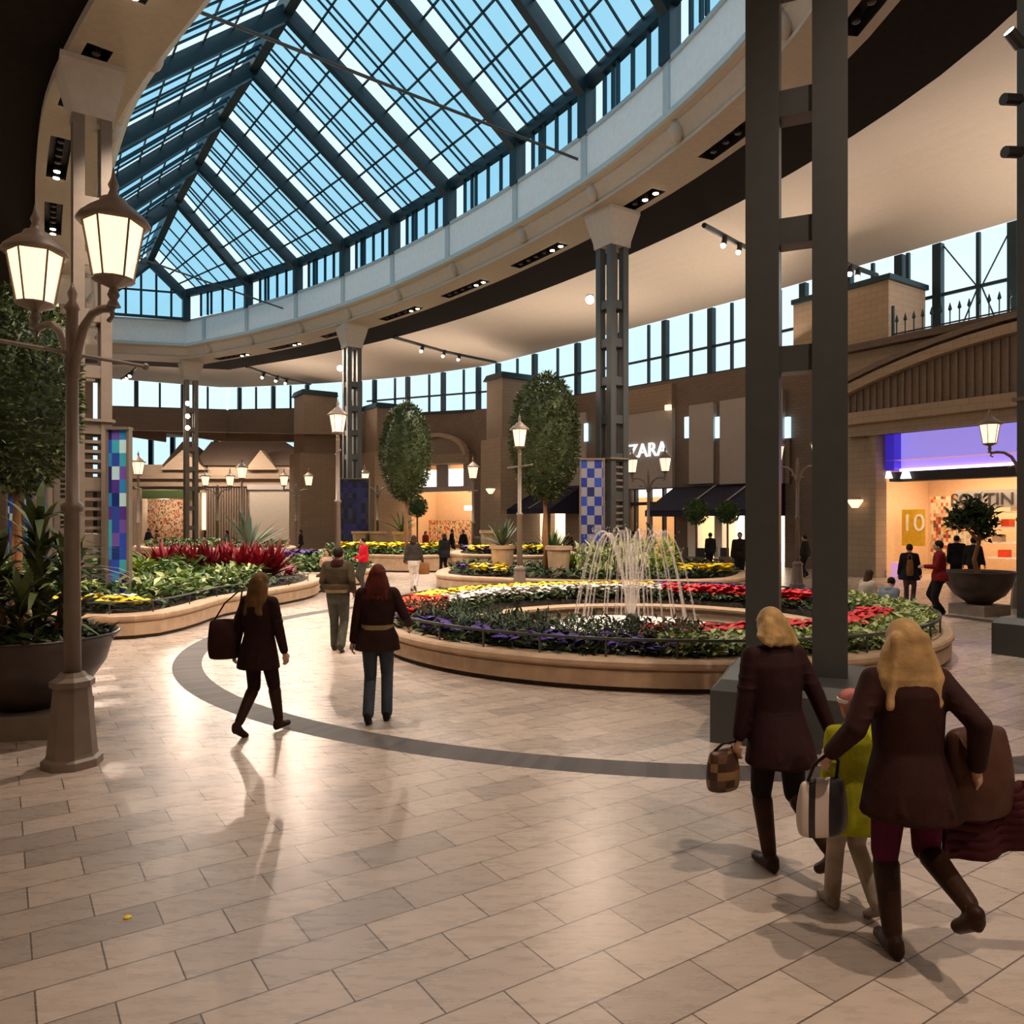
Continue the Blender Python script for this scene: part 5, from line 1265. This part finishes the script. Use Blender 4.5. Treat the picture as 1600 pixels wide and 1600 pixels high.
def person(label, loc, face, H, near=False, stride=.34, lift=.10, lean=0.0, top=('coat', (.03, .01, .01), .55, .06), legs=(.05, .05, .06), boots=None, shoe=(.02, .015, .012),
           hair=((.12, .05, .02), .0, .0), hands=None, female=True, group=None, seat=None, turn=0.0, skirt=None, collar=None, belt=None, hat=None, swing=1, wide=1.0, feet=None):
    """loc: point on the ground between the feet; face: heading in degrees (90 looks straight away from the camera)"""
    s = H/1.70
    root = thing('person', label, 'person', loc, math.radians(face-90), group)
    vox = (.010 if near else .026)*s
    V = lambda x, y, z: Vector((x*s, y*s, z*s))
    hipz = .90 if seat is None else seat+.10
    ly = math.sin(lean)
    up = lambda x, y, z: V(x, y+(z-hipz)*ly, hipz+(z-hipz)*math.cos(lean))
    dz = hipz-.90
    sw = .168 if female else .19
    sh = [up(-sw, 0, 1.385+dz), up(sw, 0, 1.385+dz)]; neck = up(0, -.01, 1.43+dz); hc = up(0, .03, 1.565+dz)
    hip = [V(-.088, 0, hipz), V(.088, 0, hipz)]
    if seat is None:
        ft = [V(-.085, stride*.5*swing, .085+(lift if swing < 0 else 0)), V(.085, -stride*.5*swing, .085+(lift if swing > 0 else 0))]
    else: ft = [V(-.10, .46, .085), V(.11, .42, .085)]
    if feet: ft = [V(*feet[0]), V(*feet[1])]
    kn = []
    for i in (0, 1):
        k, e = ik(hip[i], ft[i], .415*s, .415*s, (0, 1, .15 if seat is None else 1)); kn.append(k); ft[i] = e
    if hands is None: hands = [(-.27, .10*-swing+.02, .78+dz), (.27, .10*swing+.02, .78+dz)]
    hd = [V(*hands[0]), V(*hands[1])]; el = []
    for i in (0, 1):
        k, e = ik(sh[i], hd[i], .275*s, .255*s, ((-1, 1)[i]*.28, -1, -.25)); el.append(k); hd[i] = e
    toe = []
    for i in (0, 1):
        lf = ft[i].z > .11*s; toe.append((Vector((0, .75, -.62)) if lf else Vector((0, 1, 0))))
    R = Matrix.Rotation(turn, 3, 'Z')
    # body: one skinned surface
    mb = MB()
    mb.loft([(q.x, q.y, q.z, rx*s, ry*s) for q, rx, ry in ((V(0, 0, hipz-.09), .06, .06), (V(0, 0, hipz-.03), .155, .105), (up(0, 0, 1.06+dz), .125, .088), (up(0, 0, 1.22+dz), .145, .10), (up(0, 0, 1.36+dz), .15, .085), (up(0, 0, 1.43+dz), .07, .05))], 16)
    mb.cap(neck-V(0, 0, .03), neck+V(0, .015, .08), .056*s, .052*s)
    mb.ell(hc, (.074*s, .092*s, .108*s), 16, 12); mb.ell(hc+R @ V(0, .035, -.055), (.052*s, .055*s, .055*s), 12, 8)
    mb.ell(hc+R @ V(0, .098, -.018), (.013*s, .02*s, .022*s), 8, 6); mb.cap(hc+R @ V(0, .083, .02), hc+R @ V(0, .098, -.02), .009*s, .012*s, 6)
    for x in (-1, 1): mb.ell(hc+R @ V(.076*x, -.005, -.008), (.012*s, .02*s, .03*s), 8, 6); mb.ell(hc+R @ V(.03*x, .083, .027), (.022*s, .010*s, .008*s), 8, 6)
    for i in (0, 1):
        mb.cap(sh[i], el[i], .048*s, .038*s); mb.cap(el[i], hd[i], .038*s, .026*s)
        d = hd[i]-el[i]; d.z -= .05*s; hand(mb, hd[i], d, V(-(-1, 1)[i], .25, 0), s, .55, (-1, 1)[i])
        mb.cap(hip[i], kn[i], .078*s, .052*s); mb.cap(kn[i], ft[i], .052*s, .034*s); mb.cap(ft[i]-V(0, .02, .035), ft[i]+toe[i]*.13*s-V(0, 0, .05), .034*s, .028*s)
    remesh(mb.build('body', SKIN, root, local=True), vox*.75 if near else vox, 2)
    for x in (-1, 1):
        e = MB(); e.ell(hc+R @ V(.03*x, .081, .008), (.011*s, .008*s, .007*s), 8, 6); e.build('eye', EYE, root, local=True)
    e = MB(); e.ell(hc+R @ V(0, .088, -.058), (.022*s, .007*s, .006*s), 10, 6); e.build('mouth', LIP, root, local=True)
    # trousers
    mb = MB(); lw = 1.0 if female else 1.12
    for i in (0, 1):
        mb.cap(hip[i]+V(0, 0, .02), kn[i], .094*s*lw, .068*s*lw); end = ft[i] if boots is None else kn[i]*.75+ft[i]*.25
        mb.cap(kn[i], end+V(0, 0, .0), .066*s*lw, (.062 if boots is None else .05)*s*lw)
    mb.loft([(0, 0, (hipz-.13)*s, .12*s, .105*s), (0, 0, (hipz-.06)*s, .172*s, .130*s), (0, 0, (hipz+.02)*s, .178*s, .134*s), (0, 0, (hipz+.14)*s, .15*s, .115*s)], 16)
    remesh(mb.build('trousers', cm('cloth_%.3f_%.3f_%.3f' % legs, legs), root, local=True), vox)
    # shoes or boots
    for i in (0, 1):
        mb = MB(); a = ft[i]-V(0, .035, .04); b = ft[i]+toe[i]*.15*s-V(0, 0, .052)
        mb.cap(a, b, .044*s, .034*s); mb.cap(a+V(0, 0, .03), a*.5+b*.5+V(0, 0, .012), .042*s, .034*s); mb.cap(a-V(0, .012, .0), a-V(0, .012, .018), .036*s, .030*s)
        if boots is not None: mb.cap(ft[i]*.92+kn[i]*.08, kn[i]*.85+ft[i]*.15, .048*s, .066*s)
        c = boots if boots is not None else shoe
        remesh(mb.build('boot' if boots is not None else 'shoe', cm('leather_%.3f_%.3f_%.3f' % c, c, .45), root, local=True), vox, 2)
    # upper garment
    kind, tc_, hem, flare = top
    mb = MB(); tz = 1.43+dz
    secs = [(hem+dz if seat is None else hipz-.06, .19+flare, .15+flare*.9), (max(hem+.14, .80)+dz if seat is None else hipz, .185+flare*.6, .145+flare*.55), (1.04+dz, .152 if kind != 'coat' else .168, .122), (1.20+dz, .178, .132), (1.32+dz, .192, .124), (1.385+dz, .17, .10), (1.425+dz, .10, .078), (tz+.03, .07, .062)]
    mb.loft([(up(0, 0, z).x, up(0, 0, z).y - (.015 if z < .9 else 0)*s, up(0, 0, z).z, rx*s*wide*(1 if female else 1.1), ry*s) for z, rx, ry in secs], 24)
    for i in (0, 1):
        mb.cap(up(0, -.01, 1.40+dz), sh[i], .055*s, .060*s); mb.cap(sh[i]+V(0, 0, -.012), el[i], .064*s*wide, .056*s); mb.cap(el[i], el[i]*.06+hd[i]*.94, .057*s, .044*s)
    # cloth folds: a few raised ridges across back and skirt
    if near and kind == 'coat':
        for k in range(4):
            x = -.09+.06*k; mb.cap(up(x, -.105-.02*abs(flare), 1.0+dz), V(x*1.3, -.135-flare*.8, hem+.06), .012*s, .022*s, 6)
        for i in (0, 1):
            for t_ in (.25, .5, .75): q_ = sh[i]*(1-t_)+el[i]*t_; mb.ell(q_, (.068*s*wide, .068*s, .018*s), 10, 6)
    remesh(mb.build(kind, cm('%s_%.3f_%.3f_%.3f' % ((kind,)+tc_), tc_), root, local=True), vox)
    if collar is not None:
        mb = MB(); c = up(0, -.02, 1.42+dz); mb.loft([(c.x, c.y, c.z-.05*s, .14*s, .11*s), (c.x, c.y, c.z, .115*s, .10*s), (c.x, c.y, c.z+.05*s, .085*s, .085*s)], 16)
        remesh(mb.build('hood' if kind == 'jacket' else 'collar', cm('collar_%.3f_%.3f_%.3f' % collar, collar), root, local=True), vox, 3)
    if belt is not None:
        mb = MB(); n = 28; b0 = []
        kb = 1.0 if female else 1.34
        for z in (1.00, 1.05): b0.append([V(.172*kb*math.cos(2*PI*i/n), .140*kb*math.sin(2*PI*i/n), z-(0 if female else .05)) for i in range(n)])
        mb.strip(b0[0], b0[1], True); mb.build('belt', cm('belt', belt), root, local=True)
    # hair
    hcol, hl, hw = hair
    mb = MB(); mb.ell(hc+R @ V(0, -.018, .022), (.088*s, .098*s, .104*s), 16, 12)
    if hl > 0:
        z = hc.z
        mb.loft([(hc.x, hc.y-.035*s, z+.06*s, .07*s, .06*s), (hc.x, hc.y-.05*s, z-.03*s, (.098+hw*.5)*s, .072*s), (hc.x, hc.y-.075*s, z-hl*.55*s, (.112+hw)*s, .070*s), (hc.x, hc.y-.10*s, z-hl*s, (.085+hw*.9)*s, .045*s)], 18)
        if near:
            for k in range(17):
                x = (-.08+.01*k)*(1+hw*9); mb.cap((hc.x+x*.55*s, hc.y-.075*s, z+.03*s), (hc.x+x*1.05*s, hc.y-(.115+.025*random.random())*s, z-(hl*(.9+.16*random.random()))*s), .034*s, .020*s, 6)
    remesh(mb.build('hair', cm('hair_%.3f_%.3f_%.3f' % hcol, hcol, .5, .35), root, local=True), vox, 2)
    if hat is not None:
        mb = MB(); mb.ell(hc+V(0, -.005, .045), (.098*s, .108*s, .095*s), 16, 10); o = remesh(mb.build('hat', cm('knit_hat', hat), root, local=True), vox, 2)
        mb = MB(); mb.lathe([(.100*s, 0), (.104*s, .015*s), (.102*s, .03*s)], 20, (hc.x, hc.y, hc.z+.035*s)); mb.build('hat_stripe', M['white_paint'], o, local=True)
    root['hd'] = ''
    del root['hd']
    MW = Matrix.Translation(Vector(loc)) @ Matrix.Rotation(math.radians(face-90), 4, 'Z')
    return root, [MW @ h for h in hd]

BLONDE = (.42, .26, .11); AUBURN = (.085, .018, .012); BROWNH = (.045, .022, .013); BLACKH = (.012, .010, .010)
COAT = (.040, .014, .013)
def g(px, py): return ground(px, py)
# nearest woman, striding away on the right
p5, h5 = person('woman with long blonde hair, maroon coat and tall boots, the largest figure, striding away', g(1420, 1496), 88, 1.72, True, feet=[(-.07, .02, .085), (.14, -.30, .40)], lean=.05,
       top=('coat', (.030, .010, .008), .72, .055), legs=(.075, .006, .028), boots=(.035, .016, .009), hair=(BLONDE, .30, .06), hands=[(-.34, .12, .98), (.30, -.06, .97)])
p4, h4 = person('woman with short blonde hair in a dark plum coat before the huge column', g(1216, 1360), 106, 1.67, True, feet=[(-.05, .02, .085), (.13, -.34, .24)], lean=.10,
       top=('coat', (.026, .009, .009), .70, .05), legs=(.014, .010, .010), boots=(.045, .020, .013), hair=((.46, .29, .12), .10, .03), hands=[(-.28, .05, .72), (.34, -.14, .80)])
pc, hc_ = person('child in a yellow green coat and pink hat beside the nearest woman', g(1334, 1430), 100, 1.26, True, stride=.30, lift=.08, swing=1,
       top=('coat', (.42, .42, .02), .66, .03), legs=(.36, .29, .23), shoe=(.30, .24, .20), hair=((.30, .18, .08), 0, 0), hat=(.50, .18, .16), hands=[(-.26, .0, .80), (.33, .05, 1.0)])
p1, h1 = person('woman with long dark blonde hair in a black coat nearest the lamp post', g(405, 1148), 70, 1.69, True, stride=.44, lift=.07, swing=-1,
       top=('coat', (.022, .008, .007), .70, .045), legs=(.020, .007, .007), boots=(.035, .014, .010), hair=((.13, .07, .025), .30, .025), hands=[(-.30, -.03, .80), (.27, .06, .86)])
p3, h3 = person('woman with red brown hair in a belted black jacket and blue jeans walking away', g(590, 1129), 92, 1.75, True, stride=.20, lift=.03, swing=-1,
       top=('jacket', (.026, .010, .009), .78, .035), legs=(.058, .074, .095), shoe=(.018, .012, .01), hair=(AUBURN, .24, .03), collar=(.05, .012, .010), belt=(.26, .19, .09), hands=[(-.28, .03, .78), (.31, .18, 1.02)], wide=1.08)
p2, h2 = person('man in an olive bomber jacket and grey trousers walking away', g(528, 1018), 88, 1.80, True, stride=.26, lift=.04, swing=1, female=False,
       top=('jacket', (.075, .055, .032), .95, .02), legs=(.095, .095, .075), shoe=(.05, .035, .02), hair=((.03, .018, .012), 0, 0), collar=(.04, .010, .010), belt=(.045, .012, .010), hands=[(-.20, .16, .98), (.24, .08, .95)], wide=1.12)
# middle distance
person('man in a bright red sweater standing by the clipped green planter', onray(568, 24.0), 215, 1.72, top=('sweater', (.62, .012, .03), .92, .0), legs=(.06, .055, .045), hair=(BLACKH, 0, 0), hands=[(-.16, .22, 1.0), (.16, .22, 1.05)], stride=.1, female=False)
person('woman with long dark hair in a pale top seated on the clipped green planter', onray(512, 24.4, .0), 250, 1.66, top=('sweater', (.55, .38, .28), .9, .0), legs=(.06, .05, .05), hair=(BROWNH, .3, .01), seat=.47, hands=[(-.16, .25, .75), (.12, .2, 1.05)])
p8, h8 = person('woman in a dark jacket and white trousers walking away with a tan bag', onray(646, 24.0), 80, 1.80, top=('jacket', (.05, .042, .036), .93, .0), legs=(.78, .72, .66), shoe=(.14, .085, .05), hair=(BROWNH, .15, .0), stride=.25)
person('woman all in black walking past the back planters', onray(694, 30.5), 120, 1.75, top=('coat', (.012, .012, .016), .75, .06), legs=(.012, .012, .014), hair=(BLACKH, .12, .0), stride=.34)
pa, ha = person('woman in a black coat with a tan shoulder bag facing the violet lit shop', g(1421, 948), 55, 1.64, top=('coat', (.014, .012, .015), .72, .09), legs=(.10, .07, .07), hair=(BROWNH, .0, .0), stride=.1)
person('man in a dark red jacket and black trousers looking down at his hands', g(1468, 968), 160, 1.80, top=('jacket', (.16, .010, .010), .82, .02), legs=(.010, .009, .010), hair=(BLACKH, .0, .0), female=False, hands=[(-.10, .30, 1.12), (.13, .28, 1.12)], stride=.12)
person('man in black standing in the entrance of the violet lit shop', onray(1495, 24.5), 70, 1.78, top=('jacket', (.012, .012, .016), .80, .02), legs=(.012, .010, .010), hair=(BLACKH, 0, 0), female=False, stride=.1)
person('person in dark clothes walking behind the bowl with the bent tree', onray(1521, 23.2), 30, 1.75, top=('jacket', (.018, .016, .012), .85, .0), legs=(.015, .012, .010), hair=(BLACKH, 0, 0), female=False, stride=.45)
person('woman with long brown hair in a pale top sitting on the fountain kerb', onray(1352, 16.3, 0), 20, 1.64, top=('sweater', (.40, .34, .28), .9, .02), legs=(.03, .025, .03), hair=(BROWNH, .30, .0), seat=.36, lean=.15, hands=[(-.15, .28, .75), (.15, .28, .75)])
person('boy in a pale blue hooded jacket sitting hunched on the fountain kerb', onray(1384, 15.6, 0), 30, 1.50, top=('jacket', (.17, .20, .26), .9, .03), legs=(.04, .04, .055), hair=(BLACKH, 0, 0), seat=.36, lean=.3, collar=(.22, .24, .28), hands=[(-.14, .30, .72), (.14, .30, .72)], female=False)
person('man in a dark suit seen left of the huge column', onray(1156, 27.5, 0), 250, 1.85, top=('jacket', (.03, .018, .016), .80, .02), legs=(.015, .012, .014), hair=(BLACKH, 0, 0), female=False, stride=.15)
for i, (px, d, c, lab, hgt) in enumerate(((470, 45, (.012, .012, .016), 'dark figure left of the tall bright cream window', 1.75), (724, 44, (.015, .014, .02), 'dark figure at the right side of the arched shop entrance', 1.75),
        (888, 39, (.06, .012, .012), 'figure in dark red under the navy awning behind the large tree', 1.7), (665, 46, (.35, .03, .02), 'figure in red inside the arched shop entrance', 1.65), (706, 47, (.02, .02, .02), 'dark figure in the middle of the arched shop entrance', 1.75),
        (990, 39, (.015, .013, .013), 'dark figure under the white capital letters, nearest the louvred column', 1.75), (1016, 39, (.03, .02, .015), 'dark figure under the white capital letters, right of the others', 1.7), (1110, 33, (.02, .02, .02), 'dark figure under the navy awning beside the clipped ball tree', 1.75),
        (1258, 30, (.02, .02, .024), 'dark figure seen through the gap of the huge column', 1.7), (355, 46, (.10, .09, .09), 'figure with dark hair behind the cafe chairs', 1.7), (245, 48, (.30, .13, .05), 'figure in rust brown at the left of the cafe chairs', 1.7), (232, 52, (.04, .04, .05), 'dark figure before the canopy of the gabled shop', 1.75))):
    person(lab, onray(px, d, 0), 200+37*i, hgt, top=('jacket', c, .82, .02), legs=(.02, .018, .02), hair=(BLACKH, .1 if i % 3 == 0 else 0, 0), stride=.2, swing=1 if i % 2 else -1)

# ---------------------------------------------------------------- bags
def soft_bag(name, label, cat, c, sz, m, handle=None, rz=0.0, hm=None, rug=.0):
    t = thing(name, label, cat, (c[0], c[1], c[2]-sz[2]/2), rz)
    mb = MB(); n = 20; rings = []
    for z, k, e in ((0, .80, .7), (.04, .97, .95), (.3, 1.06, 1.12), (.6, 1.02, 1.0), (.9, .92, .6), (1.0, .86, .28)): rings.append((0, 0, z*sz[2], sz[0]/2*k, sz[1]/2*e))
    mb.loft(rings, n); o = mb.build('pouch', m, t, local=True, smooth=True)
    o.modifiers.new('round', 'SUBSURF').levels = 1
    if handle:
        h = Vector(handle)-Vector((c[0], c[1], c[2]-sz[2]/2)); h = Matrix.Rotation(-rz, 3, 'Z') @ h
        for s in (-1, 1):
            mb = MB(); a = Vector((s*sz[0]*.3, 0, sz[2]*.97)); mb.tube([a, a*.5+h*.5+Vector((s*.03, 0, .02)), h+Vector((s*.012, 0, 0))], .009, 6); mb.build('handle', hm or m, t, local=True, smooth=True)
    return t
brown = cm('brown_bag_leather', (.070, .028, .018), .5); tan = cm('tan_bag_leather', (.26, .11, .035), .55); blackb = cm('black_bag', (.02, .012, .010), .5)
h = h5[1]; soft_bag('shoulder_bag', 'big brown shoulder bag swinging at the right side of the nearest woman', 'bag', (h.x+.08, h.y+.14, h.z-.06), (.42, .24, .46), brown, (h.x, h.y, h.z+.02), .3)
cf = thing('coat', 'flaring tail of the maroon coat on the nearest woman, below the big brown bag', 'coat', (h.x+.12, h.y+.14, h.z-.52))  # flaring tail of the nearest woman's own coat, built as a separate piece
mb = MB(); rows = []
for j in range(9):
    t = j/8; rows.append([Vector((-.20-.02*t+(.46+.26*t)*i/14, .035*math.sin(i*1.15), .40-.40*t+.16*t*(i/14)**2)) for i in range(15)])
for a, b in zip(rows, rows[1:]): mb.strip(a, b)
o = mb.build('cloth', cm('coat_flap', (.060, .012, .016)), cf, local=True, smooth=True); o.modifiers.new('thickness', 'SOLIDIFY').thickness = .02
h = h5[0]; c = Vector((h.x-.02, h.y+.06, h.z-.30))
sb = soft_bag('striped_bag', 'black and white striped shopping bag in the left hand of the nearest woman', 'bag', c, (.30, .14, .30), cells_mat('black_white_stripes', [(.02, .015, .015), (.62, .52, .45), (.02, .015, .015), (.5, .42, .36)], (.035, 9)), h, .3, blackb)
h = h4[0]; soft_bag('handbag', 'dark patterned handbag hanging from the hand of the woman with short blonde hair', 'bag', (h.x-.10, h.y, h.z-.20), (.24, .15, .26), cells_mat('patterned_bag', [(.05, .02, .012), (.20, .11, .04), (.10, .04, .02), (.03, .015, .01)], (.05, .05)), (h.x, h.y, h.z-.02), .5, blackb)
h = h1[0]; soft_bag('shoulder_bag', 'black shoulder bag at the left side of the woman in the black coat', 'bag', (h.x-.10, h.y-.03, h.z+.12), (.32, .20, .42), cm('black_red_bag', (.030, .010, .009)), (h.x+.06, h.y, h.z+.62), .3)
h = h8[1]; soft_bag('handbag', 'tan handbag held by the woman in white trousers', 'bag', (h.x+.04, h.y, h.z-.20), (.34, .16, .36), tan, h, .0)
soft_bag('shoulder_bag', 'tan shoulder bag on the back of the woman in the black coat', 'bag', (pa.location.x-.10, pa.location.y-.22, 1.02), (.20, .10, .42), tan, (pa.location.x-.05, pa.location.y-.10, 1.36), .3)
# cafe chairs in the far hall
ch0 = None
for i, (px, d) in enumerate(((292, 44), (306, 46), (318, 44), (331, 46), (344, 44), (280, 46), (1080, 36), (1096, 35), (1112, 36), (1128, 35))):
    lab = ('black cafe chair in the group behind the crimson bushes', 'black cafe chair under the navy awning left of the huge column')[i > 5]
    if ch0 is None:
        ch0 = thing('cafe_chair', lab, 'chair', onray(px, d), .3, 'black cafe chairs behind the crimson bushes')
        mb = MB(); mb.box((0, 0, .45), (.45, .45, .05)); mb.build('seat', M['chair'], ch0, local=True)
        mb = MB(); mb.box((0, .21, .78), (.45, .05, .45)); mb.build('backrest', M['chair'], ch0, local=True)
        for sx in (-1, 1):
            for sy in (-1, 1): mb = MB(); mb.tube([(sx*.19, sy*.19, 0), (sx*.19, sy*.19, .45)], .02, 6); mb.build('leg', M['chair'], ch0, local=True)
    else: rec_copy(ch0, onray(px, d), i*1.3, lab, ('black cafe chairs behind the crimson bushes', 'black cafe chairs under the navy awning')[i > 5])
mb = MB(); mb.lathe([(.018, 0), (.022, .006), (.01, .012)], 8, ground(199, 1434)); tag(mb.build('petal', M['yellow']), 'single yellow petal lying on the floor tiles', 'petal')
